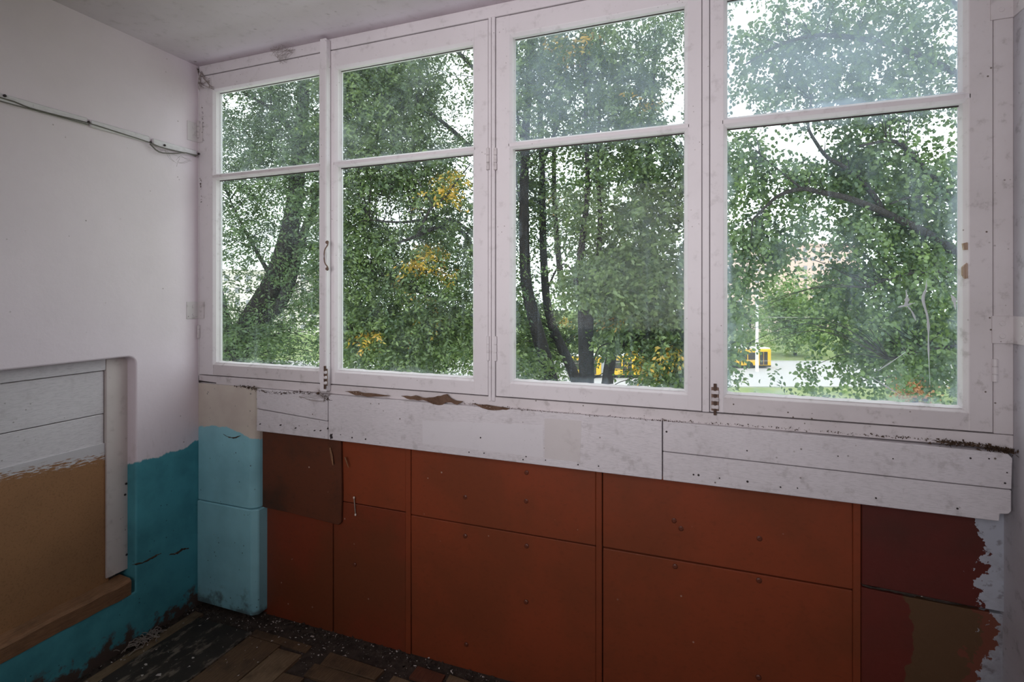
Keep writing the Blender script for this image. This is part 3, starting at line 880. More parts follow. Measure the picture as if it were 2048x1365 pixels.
# white stick leaning out of the panel joint
p0, p1 = on_front(708, 996, YP - .012), on_front(711, 1030, YP - .006)
st = tube('white_stick', [p0, p1], .0022, M['white_stick'], None, 7)
tag(st, 'thin white plastic stick caught on rust red panel', 'stick')
for p in (p0, p1):
    V, Fc = tube_data([p + (p1 - p0) * .06, p, p - (p1 - p0) * .06], [.0028, .0042, .0028], 7)
    link('tip', mesh_of('tip', V, Fc), M['white_stick'], st)

#@@OUTSIDE@@
# ================================================================== OUTSIDE
GZ = -9.6                                    # street level, four floors down
def leaf_mat(name, a, b, yellow=(.50, .37, .035), trans=.45):
    m = bpy.data.materials.new(name); m.use_nodes = True
    t = m.node_tree; t.nodes.remove(t.nodes['Principled BSDF'])
    out = t.nodes['Material Output']; L = t.links.new
    at_ = t.nodes.new('ShaderNodeAttribute'); at_.attribute_name = 'tone'
    cr = t.nodes.new('ShaderNodeValToRGB')
    e = cr.color_ramp.elements
    e[0].position, e[0].color = 0.0, (*a, 1)
    e[1].position, e[1].color = .80, (*b, 1)
    n = cr.color_ramp.elements.new(.90); n.color = (*yellow, 1)
    n = cr.color_ramp.elements.new(1.0); n.color = (yellow[0] * 1.05, yellow[1] * .85, yellow[2], 1)
    L(at_.outputs['Fac'], cr.inputs[0])
    d = t.nodes.new('ShaderNodeBsdfDiffuse'); tl = t.nodes.new('ShaderNodeBsdfTranslucent')
    g = t.nodes.new('ShaderNodeBsdfGlossy'); g.inputs['Roughness'].default_value = .45
    g.inputs['Color'].default_value = (.8, .85, .85, 1)
    m1 = t.nodes.new('ShaderNodeMixShader'); m1.inputs[0].default_value = trans
    m2 = t.nodes.new('ShaderNodeMixShader'); m2.inputs[0].default_value = .05
    L(cr.outputs[0], d.inputs[0]); L(cr.outputs[0], tl.inputs[0])
    L(d.outputs[0], m1.inputs[1]); L(tl.outputs[0], m1.inputs[2])
    L(m1.outputs[0], m2.inputs[1]); L(g.outputs[0], m2.inputs[2])
    L(m2.outputs[0], out.inputs[0])
    return m
M['leaf_mid'] = leaf_mat('maple_leaves', (.045, .085, .026), (.165, .235, .062))
M['leaf_left'] = leaf_mat('deep_green_leaves', (.042, .080, .028), (.125, .190, .060))
M['leaf_birch'] = leaf_mat('glossy_leaves', (.045, .090, .030), (.150, .230, .052))
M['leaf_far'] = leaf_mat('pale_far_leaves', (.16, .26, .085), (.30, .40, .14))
M['leaf_fall'] = leaf_mat('autumn_leaves', (.36, .15, .05), (.46, .24, .10), (.50, .30, .06))
def bark_mat(name, a, b):
    m = N(name, .9, .15)
    g = m.noise(9, 6, .65, m.mapped((2.5, 2.5, .5)))
    m.color(m.mix(m.ramp(g, .35, .65), a, b)); m.bump(g, .8, .03)
    return m.m
M['bark'] = bark_mat('grey_brown_bark', (.036, .030, .028), (.016, .014, .0135))
M['bark_dark'] = bark_mat('dark_bark', (.022, .020, .020), (.011, .010, .010))

def leaf_arrays(base, axis, normal, length, width, tone, shape):
    """vectorised leaves: 'lance' = folded rhombus, 'round' = folded hexagon"""
    n = len(base)
    a = axis / (np.linalg.norm(axis, axis=1)[:, None] + 1e-9)
    b = np.cross(a, normal); b /= np.linalg.norm(b, axis=1)[:, None] + 1e-9
    c = np.cross(b, a)
    Ln, Wd = length[:, None], width[:, None]
    if shape == 'lance':
        P = [base, base + a * Ln * .45 + b * Wd * .5 + c * Wd * .14, base + a * Ln, base + a * Ln * .45 - b * Wd * .5 + c * Wd * .14]
        tri = [(0, 1, 2), (0, 2, 3)]
    else:
        P = [base, base + a * Ln * .22 + b * Wd * .42 + c * Wd * .10, base + a * Ln * .62 + b * Wd * .40 + c * Wd * .10, base + a * Ln - c * Ln * .08,
             base + a * Ln * .62 - b * Wd * .40 + c * Wd * .10, base + a * Ln * .22 - b * Wd * .42 + c * Wd * .10]
        tri = [(0, 1, 2), (0, 2, 3), (0, 3, 4), (0, 4, 5)]
    k = len(P)
    V = np.stack(P, 1).reshape(-1, 3)
    T = (np.arange(n)[:, None, None] * k + np.array(tri)[None]).reshape(-1, 3)
    return V, T, np.repeat(tone, len(tri))
def tri_mesh(name, V, T, tone=None):
    me = bpy.data.meshes.new(name)
    me.vertices.add(len(V)); me.vertices.foreach_set('co', V.astype(np.float32).ravel())
    me.loops.add(T.size); me.loops.foreach_set('vertex_index', T.astype(np.int32).ravel())
    me.polygons.add(len(T))
    me.polygons.foreach_set('loop_start', np.arange(0, T.size, 3, dtype=np.int32))
    me.polygons.foreach_set('loop_total', np.full(len(T), 3, dtype=np.int32))
    if tone is not None:
        at_ = me.attributes.new('tone', 'FLOAT', 'FACE'); at_.data.foreach_set('value', tone.astype(np.float32))
    me.update(calc_edges=True); me.validate()
    return me

def blob_points(blobs, keep=None):
    """twig positions inside crown lobes; a lobe is (px, py, rx, ry, depth, depth radius, count)"""
    out = []
    for (cx, cy, rx, ry, d, dr, n) in blobs:
        c = at(cx, cy, d)
        q = rng.normal(0, 1, (n, 3)); q /= np.linalg.norm(q, axis=1)[:, None]
        q *= rng.uniform(0, 1, (n, 1)) ** (1 / 2.4)
        s = d / F
        out.append(c + q[:, :1] * rx * s * RGT + q[:, 1:2] * dr * FWD + q[:, 2:] * np.array([0, 0, ry * s]))
    P = np.concatenate(out)
    if keep is not None:
        x, y = project(P)
        k = np.ones(len(P), bool)
        for (gx, gy, gw, gh, pr) in keep:
            inside = ((x - gx) / gw) ** 2 + ((y - gy) / gh) ** 2 < 1
            k &= ~(inside & (rng.uniform(0, 1, len(P)) < pr))
        P = P[k]
    return P
def twig_leaves(P, per, twig_len, leaf_len, aspect, shape, droop=.5, yellow=(), ytone=.88, spread=.5, face=.6):
    n = len(P)
    th = rng.uniform(0, 2 * math.pi, n)
    dirs = np.stack([np.cos(th), np.sin(th), rng.normal(-droop, .35, n)], 1)
    dirs /= np.linalg.norm(dirs, axis=1)[:, None]
    base_tone = np.clip(rng.normal(.36, .24, n), 0, .8)
    if len(yellow):
        x, y = project(P)
        for (yx, yy, yw, yh, pr) in yellow:
            ins = (((x - yx) / yw) ** 2 + ((y - yy) / yh) ** 2 < 1) & (rng.uniform(0, 1, n) < pr)
            base_tone[ins] = rng.uniform(ytone, 1.0, ins.sum())
    t = np.tile(np.linspace(0, 1, per), n)
    idx = np.repeat(np.arange(n), per)
    D_ = dirs[idx]
    sag = np.zeros((len(t), 3)); sag[:, 2] = -.35 * droop * twig_len * t ** 2
    base = P[idx] + D_ * (t * twig_len * rng.uniform(.7, 1.2, len(t)))[:, None] + sag + rng.normal(0, 1, (len(t), 3)) * twig_len * .10
    side = np.cross(D_, [0, 0, 1.0]); side /= np.linalg.norm(side, axis=1)[:, None] + 1e-6
    sg = np.where(np.arange(len(t)) % 2 == 0, 1, -1)[:, None]
    axis = D_ * .55 + side * sg * .9 + rng.normal(0, spread, (len(t), 3)) + np.array([0, 0, -droop * .8])
    nrm = np.array([0, 0, 1.0]) * face + rng.normal(0, .6, (len(t), 3))
    ln = leaf_len * rng.uniform(.65, 1.25, len(t))
    tone = np.clip(base_tone[idx] + rng.normal(0, .10, len(t)), 0, 1)
    low = base_tone[idx] < .85
    tone[low] = np.clip(tone[low], 0, .80)
    return base, axis, nrm, ln, ln * aspect * rng.uniform(.85, 1.15, len(t)), tone
def wood(name, lines, mat, parent, n=7):
    V, Fc = [], []
    for pts, r0, r1 in lines:
        P = smooth_line(pts, 4)
        v, f_ = tube_data(P, np.linspace(r0, r1, len(P)), n, True)
        k = len(V); V += v; Fc += [tuple(q + k for q in ff) for ff in f_]
    return link(name, mesh_of(name, V, Fc, True), mat, parent)
def px_line(l, d):
    """branch from (px, py[, depth]) points"""
    return [at(p[0], p[1], p[2] if len(p) > 2 else d) for p in l]
def ground_below(p, lean=(0, 0)):
    return np.array([p[0] + lean[0], p[1] + lean[1], GZ - .1])
def twigs(name, P, lines, mat, parent, count, r=.012):
    """thin side branches that tie the leaf sprays to the nearest limb"""
    nodes = np.concatenate([smooth_line(l[0], 4) for l in lines])
    nodes = nodes[nodes[:, 2] > -3]
    sel = P[rng.choice(len(P), min(count, len(P)), False)]
    V, Fc = [], []
    for p in sel:
        d = np.linalg.norm(nodes - p, axis=1) + .7 * np.maximum(0, nodes[:, 2] - p[2])
        q = nodes[np.argmin(d)]
        L_ = np.linalg.norm(p - q)
        if L_ > 3.2 or L_ < .15: continue
        m_ = (p + q) / 2 + np.array([0, 0, .16 * L_]) + rng.normal(0, .05 * L_, 3)
        v, f_ = tube_data(smooth_line([q, m_, p], 3), np.linspace(r, r * .3, 7), 4, False)
        k = len(V); V += v; Fc += [tuple(a + k for a in ff) for ff in f_]
    return link(name, mesh_of(name, V, Fc, True), mat, parent)
def foliage(tree, P, mat, shape, singles=0, **kw):
    base, axis, nrm, ln, wd, tone = twig_leaves(P, shape=shape, **kw)
    if singles:
        # the leaves that show largest stand as objects of their own
        x, y = project(base)
        dep = (base - CAM) @ FWD
        vis = (x > 440) & (x < 1915) & (y > 0) & (y < 800)
        score = np.where(vis, ln / dep, 0)
        order = np.argsort(-score)
        one, rest = order[:singles], order[singles:]
        V, T, tn = leaf_arrays(np.zeros((4, 3)), np.tile([0, 0, 1.0], (4, 1)), np.tile([0, -1.0, 0], (4, 1)), np.ones(4), np.full(4, kw['aspect']), np.array([.15, .35, .55, .75]), shape)
        nv, nt = len(V) // 4, len(T) // 4
        protos = []
        for k in range(4):
            me = tri_mesh('leaf', V[k * nv:(k + 1) * nv], T[k * nt:(k + 1) * nt] - k * nv, tn[k * nt:(k + 1) * nt])
            me.materials.append(mat); protos.append(me)
        for i in one:
            o = bpy.data.objects.new('leaf', protos[min(3, int(tone[i] * 5))])
            z = Vector(axis[i]).normalized()
            o.rotation_mode = 'QUATERNION'
            o.rotation_quaternion = z.to_track_quat('Z', 'Y') @ __import__('mathutils').Quaternion((0, 0, 1), float(rng.uniform(0, 6.28)))
            o.scale = (float(ln[i]),) * 3
            COL.objects.link(o); o.parent = tree
            o.location = Vector(base[i]) - tree.location
        base, axis, nrm, ln, wd, tone = (a[rest] for a in (base, axis, nrm, ln, wd, tone))
    V, T, tn = leaf_arrays(base, axis, nrm, ln, wd, tone, shape)
    o = link('foliage', tri_mesh('foliage', V, T, tn), mat, tree)
    o['kind'] = 'stuff'
    return o

# ---- the street
def ground_mat():
    m = N('street_lawn', .95, .1)
    c = m.mix(m.ramp(m.noise(.35, 5), .35, .65), (.15, .20, .075), (.23, .26, .12))
    m.color(c); return m.m
gr = box('ground', -160, 160, 6, 330, GZ - .5, GZ, ground_mat(), None, 0)
tag(gr, 'flat green lawn far below the windows', 'lawn', kind='structure')
M['asphalt'] = plain('pale_dusty_asphalt', (.42, .40, .40), .9)
def strip(name, d0, d1, x0, x1, mat, z):
    """band running across the view between two distances"""
    q = [CAM + FWD * d + RGT * x for d, x in ((d0, x0), (d0, x1), (d1, x1), (d1, x0))]
    return prism(name, [(p[0], p[1]) for p in q], 'z', GZ - .01, GZ + z, mat)
rd = strip('road', 61, 84, -120, 120, M['asphalt'], .03)
tag(rd, 'wide pale grey road beyond the lawn', 'road', kind='structure')
for d in (60.9, 84.1):
    kb = strip('kerb', d - .12, d + .12, -120, 120, plain('pale_kerb', (.5, .49, .48), .9), .14)
    tag(kb, 'pale kerb along the near edge of road' if d < 70 else 'pale kerb along the far edge of road', 'kerb', kind='structure')

# ---- buses
M['bus_yellow'] = plain('bus_yellow_enamel', (.78, .47, .035), .35)
M['bus_grey'] = plain('bus_grey_joint', (.35, .36, .38), .7)
M['bus_white'] = plain('bus_white_roof', (.75, .75, .73), .5)
M['bus_glass'] = plain('bus_window_glass', (.055, .045, .045), .12, 0, .6)
M['tyre'] = plain('tyre_rubber', (.02, .02, .02), .8)
def bus(px, d, length, label, joint=None):
    p = at(px, HZ, d)
    root = empty('bus', (p[0], p[1], GZ + .03))
    root.rotation_euler.z = YAW
    tag(root, label, 'bus', 'yellow city buses on the road')
    def child(name, me, mat, par=root):
        o = bpy.data.objects.new(name, me); me.materials.append(mat); COL.objects.link(o); o.parent = par
        return o
    def bmx(boxes, bev=.04):
        bm = bmesh.new()
        for b in boxes: bm_box(bm, *b, bev)
        bmesh.ops.recalc_face_normals(bm, faces=bm.faces)
        me = bpy.data.meshes.new('m'); bm.to_mesh(me); bm.free(); return me
    h = length / 2
    secs = [(-h, h)] if joint is None else [(-h, joint - .45), (joint + .45, h)]
    for a, b in secs:
        body = child('body', bmx([(a, b, -1.25, 1.25, .32, 2.85)], .12), M['bus_yellow'])
        child('roof', bmx([(a + .1, b - .1, -1.15, 1.15, 2.82, 3.02)], .08), M['bus_white'], body)
        nw = max(2, int((b - a) / 1.55)); sw = (b - a - .4) / nw
        for i in range(nw):
            x0 = a + .2 + i * sw
            if i in (1, nw - 1):
                for q in (0, 1):
                    child('door_leaf', bmx([(x0 + .12 + q * .62, x0 + .68 + q * .62, -1.285, -1.2, .5, 2.45)], .02), M['bus_glass'], body)
            else:
                child('window', bmx([(x0 + .06, x0 + sw - .06, -1.28, -1.2, 1.25, 2.35)], .03), M['bus_glass'], body)
        child('skirt', bmx([(a + .05, b - .05, -1.27, 1.27, .22, .42)], .02), M['tyre'], body)
    if joint is not None:
        child('bellows', bmx([(joint - .46, joint + .46, -1.12, 1.12, .45, 2.8)], .05), M['bus_grey'])
    for xw in ([-h + 2.6, h - 3.2] if joint is None else [-h + 2.6, joint - 2.2, h - 3.0]):
        for s in (-1, 1):
            V, Fc = tube_data([(xw, s * 1.0, .48), (xw, s * 1.30, .48)], .48, 14)
            child('wheel', mesh_of('wheel', V, Fc), M['tyre'])
    return root
bus(1275, 68.5, 18.0, 'long yellow bus with grey bellows passing behind the tree stems', joint=-4.6)
bus(1455, 77.5, 12.0, 'shorter yellow bus on the road beside the two pale poles')
# ---- poles
M['pole'] = plain('pale_concrete_pole', (.70, .70, .70), .8)
for (px, d, top, lab) in ((1514, 73.0, 590, 'taller pale concrete lamp pole by the road beside the short bus'), (1484, 92.0, 596, 'shorter pale lamp pole across the road, partly behind leaves')):
    p = at(px, HZ, d); z1 = CAM[2] - (top - HZ) / F * d
    po = empty('lamp_pole', (p[0], p[1], GZ)); tag(po, lab, 'lamp pole', 'poles along the road')
    tube('shaft', [(p[0], p[1], GZ), (p[0], p[1], z1)], [.24, .16], M['pole'], po, 10)
    tube('arm', smooth_line([(p[0], p[1], z1 - .1), (p[0] - .5, p[1], z1 + .35), (p[0] - 1.5, p[1], z1 + .5)], 4), .06, M['pole'], po, 8)
    box('lamp_head', p[0] - 2.1, p[0] - 1.4, p[1] - .15, p[1] + .15, z1 + .42, z1 + .56, M['pole'], po, .04)
# ---- far buildings
def wall_far(name, col): return plain(name, col, .9)
def block(px0, px1, top, d, depth, col, label, floors, cols, roofh=.8):
    a, b = at(px0, HZ, d), at(px1, HZ, d)
    wd = np.linalg.norm(b - a); z1 = CAM[2] - (top - HZ) / F * d
    root = empty('apartment_block', ((a[0] + b[0]) / 2, (a[1] + b[1]) / 2, GZ)); root.rotation_euler.z = YAW
    tag(root, label, 'building')
    hh = z1 - GZ
    def child(nm, boxes, mat, bev=0, par=root):
        bm = bmesh.new()
        for q in boxes: bm_box(bm, *q, bev)
        bmesh.ops.recalc_face_normals(bm, faces=bm.faces)
        me = bpy.data.meshes.new(nm); bm.to_mesh(me); bm.free(); me.materials.append(mat)
        o = bpy.data.objects.new(nm, me); COL.objects.link(o); o.parent = par; return o
    child('walls', [(-wd / 2, wd / 2, 0, depth, 0, hh)], wall_far('far_wall_' + label[:8], col))
    child('roof', [(-wd / 2 - .4, wd / 2 + .4, -.4, depth + .4, hh, hh + roofh)], wall_far('far_roof_' + label[:8], tuple(c * .8 for c in col)))
    fh, cw = hh / floors, wd / cols
    for i in range(floors):
        for j in range(cols):
            x0 = -wd / 2 + j * cw + cw * .28
            child('window', [(x0, x0 + cw * .44, -.12, .02, i * fh + fh * .32, i * fh + fh * .78)], M['far_glass'])
M['far_glass'] = plain('far_window_glass', (.30, .30, .33), .3)
block(1395, 1560, 505, 150, 14, (.80, .60, .55), 'pale pink apartment block far beyond the road', 7, 9)
block(1585, 1720, 492, 175, 14, (.78, .56, .50), 'taller reddish pink apartment block behind the hanging leaves', 9, 8)
block(420, 640, 545, 140, 14, (.78, .72, .68), 'cream apartment block glimpsed behind the leaning trunk', 5, 10)

# ---- far greenery: every tree has its own trunk and crown
def far_tree(px, d, top, bottom, rx, n, label, mat='leaf_far', leaf=.55, grp='trees beyond the road'):
    p = at(px, HZ, d)
    root = empty('roadside_tree', (p[0], p[1], GZ)); tag(root, label, 'tree', grp)
    zt, zb = CAM[2] - (top - HZ) / F * d, CAM[2] - (bottom - HZ) / F * d
    zb = max(zb, GZ + .6)
    tube('trunk', [(p[0], p[1], GZ - .1), (p[0] + .1, p[1], (zb + zt) / 2)], [.3, .15], M['bark'], root, 8)
    cy = (top + bottom) / 2; ry = (bottom - top) / 2
    bl = [(px, cy, rx, ry, d, rx * d / F, n // 2)]
    for _ in range(5):
        bl.append((px + rng.uniform(-.6, .6) * rx, cy + rng.uniform(-.5, .5) * ry, rx * .5, ry * .45, d + rng.uniform(-1, 1), rx * d / F * .5, n // 10))
    P = blob_points(bl); P = P[P[:, 2] > GZ + .3]
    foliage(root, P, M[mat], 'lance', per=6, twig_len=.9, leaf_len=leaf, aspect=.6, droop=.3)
far_tree(1590, 92, 528, 715, 75, 1500, 'pale green bushy tree standing behind the short yellow bus')
far_tree(1500, 114, 590, 705, 55, 420, 'low pale green tree beside the shorter lamp pole')
far_tree(1690, 109, 560, 720, 80, 700, 'rounded green tree across the road behind hanging leaf strands')
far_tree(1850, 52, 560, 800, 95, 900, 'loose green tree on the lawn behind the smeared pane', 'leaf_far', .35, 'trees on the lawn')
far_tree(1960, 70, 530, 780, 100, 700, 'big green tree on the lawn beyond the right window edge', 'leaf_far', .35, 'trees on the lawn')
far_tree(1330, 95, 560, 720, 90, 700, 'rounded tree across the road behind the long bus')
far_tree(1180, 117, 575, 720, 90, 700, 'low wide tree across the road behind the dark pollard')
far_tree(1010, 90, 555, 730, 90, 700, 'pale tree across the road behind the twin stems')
far_tree(860, 60, 600, 790, 95, 800, 'pale shrubby tree on the lawn behind yellow maple leaves', 'leaf_far', .35, 'trees on the lawn')
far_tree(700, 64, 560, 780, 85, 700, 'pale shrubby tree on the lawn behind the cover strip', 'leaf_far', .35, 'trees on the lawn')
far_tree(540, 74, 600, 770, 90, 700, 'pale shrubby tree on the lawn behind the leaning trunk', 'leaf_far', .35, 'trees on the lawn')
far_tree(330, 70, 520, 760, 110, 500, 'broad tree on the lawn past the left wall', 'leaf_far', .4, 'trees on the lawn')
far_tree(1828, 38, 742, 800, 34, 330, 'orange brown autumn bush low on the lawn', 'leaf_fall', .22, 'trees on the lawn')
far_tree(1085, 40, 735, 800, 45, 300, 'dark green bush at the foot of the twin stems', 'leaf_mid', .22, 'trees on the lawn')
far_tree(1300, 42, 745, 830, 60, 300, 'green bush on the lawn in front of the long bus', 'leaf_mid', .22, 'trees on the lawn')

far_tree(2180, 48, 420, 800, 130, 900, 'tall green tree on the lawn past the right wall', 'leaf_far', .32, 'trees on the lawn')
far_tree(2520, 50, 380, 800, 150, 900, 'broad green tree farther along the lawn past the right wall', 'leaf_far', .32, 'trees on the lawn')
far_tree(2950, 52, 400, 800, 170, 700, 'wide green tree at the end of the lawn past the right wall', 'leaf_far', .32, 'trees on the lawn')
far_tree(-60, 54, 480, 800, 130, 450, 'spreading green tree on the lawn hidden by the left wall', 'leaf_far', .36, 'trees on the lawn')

# ---- left tree: leaning heavy trunk, fine dark foliage
d = 12.0
tl_ = empty('leaning_tree', ground_below(at(455, 760, d), (-.6, 0)))
tag(tl_, 'heavy dark tree with leaning forked trunk behind the corner window', 'tree', 'trees close to the windows')
A1 = [ground_below(at(455, 760, d), (-.6, 0))] + px_line([(430, 900), (470, 720), (505, 640), (548, 565), (575, 480), (590, 400), (600, 280), (608, 170), (615, 20), (620, -160)], d)
A2 = px_line([(492, 690), (530, 640), (565, 600), (588, 540), (606, 470, 11.8), (640, 380, 11.6), (660, 260, 11.4)], d)
A3 = px_line([(470, 715), (440, 600, 12.4), (420, 520, 12.5), (395, 380, 12.6), (380, 200, 12.6)], d)
A4 = px_line([(575, 480), (640, 500, 11.5), (720, 505, 11.2)], d)
A5 = px_line([(600, 300), (560, 230, 11.6), (480, 180, 11.4), (430, 120, 11.2)], d)
A6 = px_line([(590, 400), (650, 372, 11.3), (740, 375, 11), (835, 380, 10.8)], d)
A7 = px_line([(548, 565), (500, 480, 12.2), (460, 400, 12.2)], d)
LA = [(A1, .37, .06), (A2, .19, .05), (A3, .15, .04), (A4, .05, .02), (A5, .05, .02), (A6, .05, .015), (A7, .06, .02)]
wood('trunk', LA[:1], M['bark'], tl_, 10)
for l in LA[1:]: wood('branch', [l], M['bark'], tl_)
BL = [(520, 430, 170, 260, 12.3, 1.6, 2000), (560, 190, 190, 190, 12.2, 1.6, 1600), (470, 230, 130, 170, 11.4, 1.0, 500), (600, 640, 170, 130, 11.8, 1.4, 700), (470, 690, 130, 90, 11.6, 1.2, 420),
      (640, 430, 120, 220, 11.0, 1.0, 600), (300, 330, 160, 280, 12.3, 1.4, 300), (520, -100, 300, 120, 12.2, 1.4, 350), (700, 60, 140, 130, 11.6, 1.4, 420)]
GP = [(475, 195, 45, 22, .8), (475, 260, 22, 60, .5), (560, 470, 34, 90, .55), (590, 440, 22, 60, .5), (530, 610, 60, 60, .45), (490, 560, 40, 34, .5), (610, 650, 34, 40, .6), (590, 560, 26, 40, .5)]
P = blob_points(BL, GP)
foliage(tl_, P, M['leaf_left'], 'lance', per=16, twig_len=.42, leaf_len=.085, aspect=.42, droop=.35)
twigs('twigs', P, LA, M['bark'], tl_, 260, .013)

# ---- middle tree: ash-leaved maple with yellow tufts
d = 11.0
tm = empty('maple_tree', ground_below(at(900, 760, 13), (.3, .6)))
tag(tm, 'broad ash-leaved maple with yellow tufts behind the second sash', 'tree', 'trees close to the windows')
B1 = [ground_below(at(900, 760, 13), (.3, .6))] + px_line([(985, 900, 13), (965, 700, 13), (960, 540, 12.6), (975, 400, 12.4), (985, 200, 12.4), (990, -50, 12.4)], d)
B2 = px_line([(965, 560, 12.6), (930, 470, 11.6), (880, 455, 10.8), (835, 472, 10.4), (790, 488, 10.2)], d)
B3 = px_line([(835, 472, 10.4), (860, 420, 10.2), (890, 395, 10), (915, 360, 9.9), (940, 330, 9.8)], d)
B4 = px_line([(960, 480, 12.4), (900, 440, 11.2), (800, 445, 10.6), (740, 440, 10.4)], d)
B5 = px_line([(962, 640, 12.8), (870, 600, 11.4), (790, 560, 10.8), (740, 540, 10.6)], d)
B6 = px_line([(962, 690, 12.9), (840, 650, 11.4), (740, 650, 10.8), (690, 660, 10.6)], d)
B7 = px_line([(978, 330, 12.4), (880, 240, 11.6), (800, 200, 11.2), (720, 180, 11)], d)
B8 = px_line([(985, 180, 12.4), (900, 90, 11.6), (780, 20, 11.2)], d)
LB = [(B1, .22, .05), (B2, .07, .02), (B3, .03, .01), (B4, .05, .015), (B5, .05, .015), (B6, .05, .015), (B7, .06, .015), (B8, .06, .015)]
wood('trunk', LB[:1], M['bark'], tm, 10)
for l in LB[1:]: wood('branch', [l], M['bark'], tm)
BL = [(800, 560, 190, 170, 11.2, 1.4, 1900), (870, 690, 150, 90, 11.2, 1.2, 700), (760, 660, 120, 110, 10.8, 1.0, 600), (860, 380, 150, 130, 11.4, 1.4, 1000), (760, 250, 150, 150, 11.4, 1.4, 1500), (760, 130, 140, 110, 11.3, 1.3, 900),
      (900, 140, 120, 130, 12.2, 1.2, 470), (980, 560, 110, 170, 12.0, 1.2, 500), (960, 300, 110, 160, 12.4, 1.2, 420), (840, -80, 260, 110, 11.6, 1.4, 280), (720, 430, 90, 160, 11.0, 1.0, 500)]
GP = [(925, 175, 44, 90, .62), (900, 240, 50, 50, .35), (945, 320, 40, 34, .75), (800, 428, 46, 20, .8), (930, 345, 34, 60, .4), (770, 400, 40, 22, .5), (820, 480, 30, 16, .6), (900, 730, 50, 26, .5), (730, 735, 40, 20, .45), (930, 440, 30, 34, .4)]
YL = [(865, 497, 32, 15, .8), (838, 528, 22, 10, .85), (880, 540, 40, 14, .3), (905, 352, 22, 16, .8), (890, 385, 20, 14, .8), (842, 400, 12, 9, .6), (745, 668, 26, 12, .7), (810, 575, 14, 10, .6), (857, 597, 14, 10, .5), (850, 640, 60, 30, .04), (1060, 400, 22, 12, .6)]
P = blob_points(BL, GP)
extra = blob_points([(865, 497, 28, 13, 10.4, .3, 22), (838, 528, 20, 8, 10.3, .3, 12), (908, 352, 18, 14, 9.9, .2, 12), (888, 386, 16, 12, 10, .2, 11), (745, 668, 20, 10, 10.5, .3, 9)])
foliage(tm, np.concatenate([P, extra]), M['leaf_mid'], 'lance', per=15, twig_len=.40, leaf_len=.092, aspect=.46, droop=.45, yellow=YL)
twigs('twigs', P, LB, M['bark'], tm, 260, .012)

# ---- stems behind the third sash
d = 11.5
ts = empty('twin_stem_tree', ground_below(at(1110, 790, d), (.2, 0)))
tag(ts, 'slender tree with bare twin stems behind the third sash', 'tree', 'trees close to the windows')
S1 = [ground_below(at(1110, 790, d), (.2, 0))] + px_line([(1135, 900), (1102, 765), (1082, 690), (1065, 625), (1052, 560), (1048, 440), (1050, 300), (1058, 150), (1062, 0), (1065, -150)], d)
S2 = [ground_below(at(1150, 790, 12.2), (.2, 0))] + px_line([(1195, 900), (1152, 762), (1128, 705), (1104, 650), (1092, 590), (1086, 480), (1084, 330), (1080, 200), (1086, 60), (1090, -120)], 12.2)
S3 = px_line([(1125, 575, 12.5), (1118, 520, 12.6), (1110, 420, 12.7), (1108, 300, 12.8), (1112, 160, 12.8)], d)
S4 = px_line([(1050, 300), (1036, 240, 11.2), (1030, 160, 11)], d)
S5 = px_line([(1084, 330, 12.2), (1120, 240, 11.8), (1150, 190, 11.4), (1180, 150, 11)], d)
S6 = px_line([(1050, 420), (1035, 380, 11.2), (1031, 330, 11)], d)
S7 = px_line([(1090, 590, 12.2), (1120, 530, 12), (1150, 545, 11.8), (1165, 560, 11.7)], d)
LS = [(S1, .20, .05), (S2, .15, .04), (S3, .09, .04), (S4, .05, .015), (S5, .05, .015), (S6, .03, .01), (S7, .03, .012)]
wood('stem', LS[:1], M['bark'], ts, 10); wood('stem', LS[1:2], M['bark'], ts, 10)
for l in LS[2:]: wood('branch', [l], M['bark'], ts)
BL = [(1150, 200, 180, 150, 11.0, 1.2, 900), (1100, 90, 150, 120, 11.4, 1.2, 600), (1060, 330, 90, 160, 12.6, .9, 320), (1130, 420, 130, 120, 12.6, 1.0, 420), (1070, 640, 90, 110, 12.8, .8, 330), (1120, 690, 100, 70, 13, .8, 260), (1060, 730, 60, 50, 11.3, .8, 160), (1180, -90, 240, 100, 11.5, 1.3, 240)]
GP = [(1165, 200, 30, 24, .6), (1130, 310, 40, 36, .5), (1062, 235, 26, 50, .5), (1160, 530, 24, 22, .75), (1150, 350, 60, 30, .4), (1075, 560, 20, 40, .4), (1200, 715, 50, 40, .85)]
YL = [(1150, 90, 60, 30, .25), (1082, 400, 18, 8, .7), (1130, 640, 12, 14, .6), (1075, 575, 12, 20, .25)]
P = blob_points(BL, GP)
foliage(ts, P, M['leaf_mid'], 'lance', per=14, twig_len=.40, leaf_len=.095, aspect=.55, droop=.4, yellow=YL)
twigs('twigs', P, LS, M['bark'], ts, 200, .011)

# ---- black pollard with a thick bushy head
d = 9.5
tp = empty('pollard_tree', ground_below(at(1172, 790, d)))
tag(tp, 'pollarded tree with thick black trunk and bushy head behind the third sash', 'tree', 'trees close to the windows')
Q1 = [ground_below(at(1172, 790, d))] + px_line([(1175, 1000), (1173, 765), (1172, 700), (1171, 640), (1172, 612)], d)
Q2 = px_line([(1172, 612), (1160, 590), (1155, 560), (1165, 480, 10), (1175, 380, 10.4), (1172, 250, 10.6), (1170, 100, 10.8)], d)
Q3 = px_line([(1172, 612), (1186, 590), (1195, 540, 9.8), (1200, 430, 10.3), (1195, 330, 10.5), (1200, 200, 10.6)], d)
Q4 = [ground_below(at(1200, 790, 11))] + px_line([(1205, 900, 11), (1215, 765, 11), (1226, 700, 11), (1243, 640, 11), (1258, 600, 11), (1280, 520, 11), (1290, 400, 11), (1300, 260, 11), (1310, 100, 11)], 11)
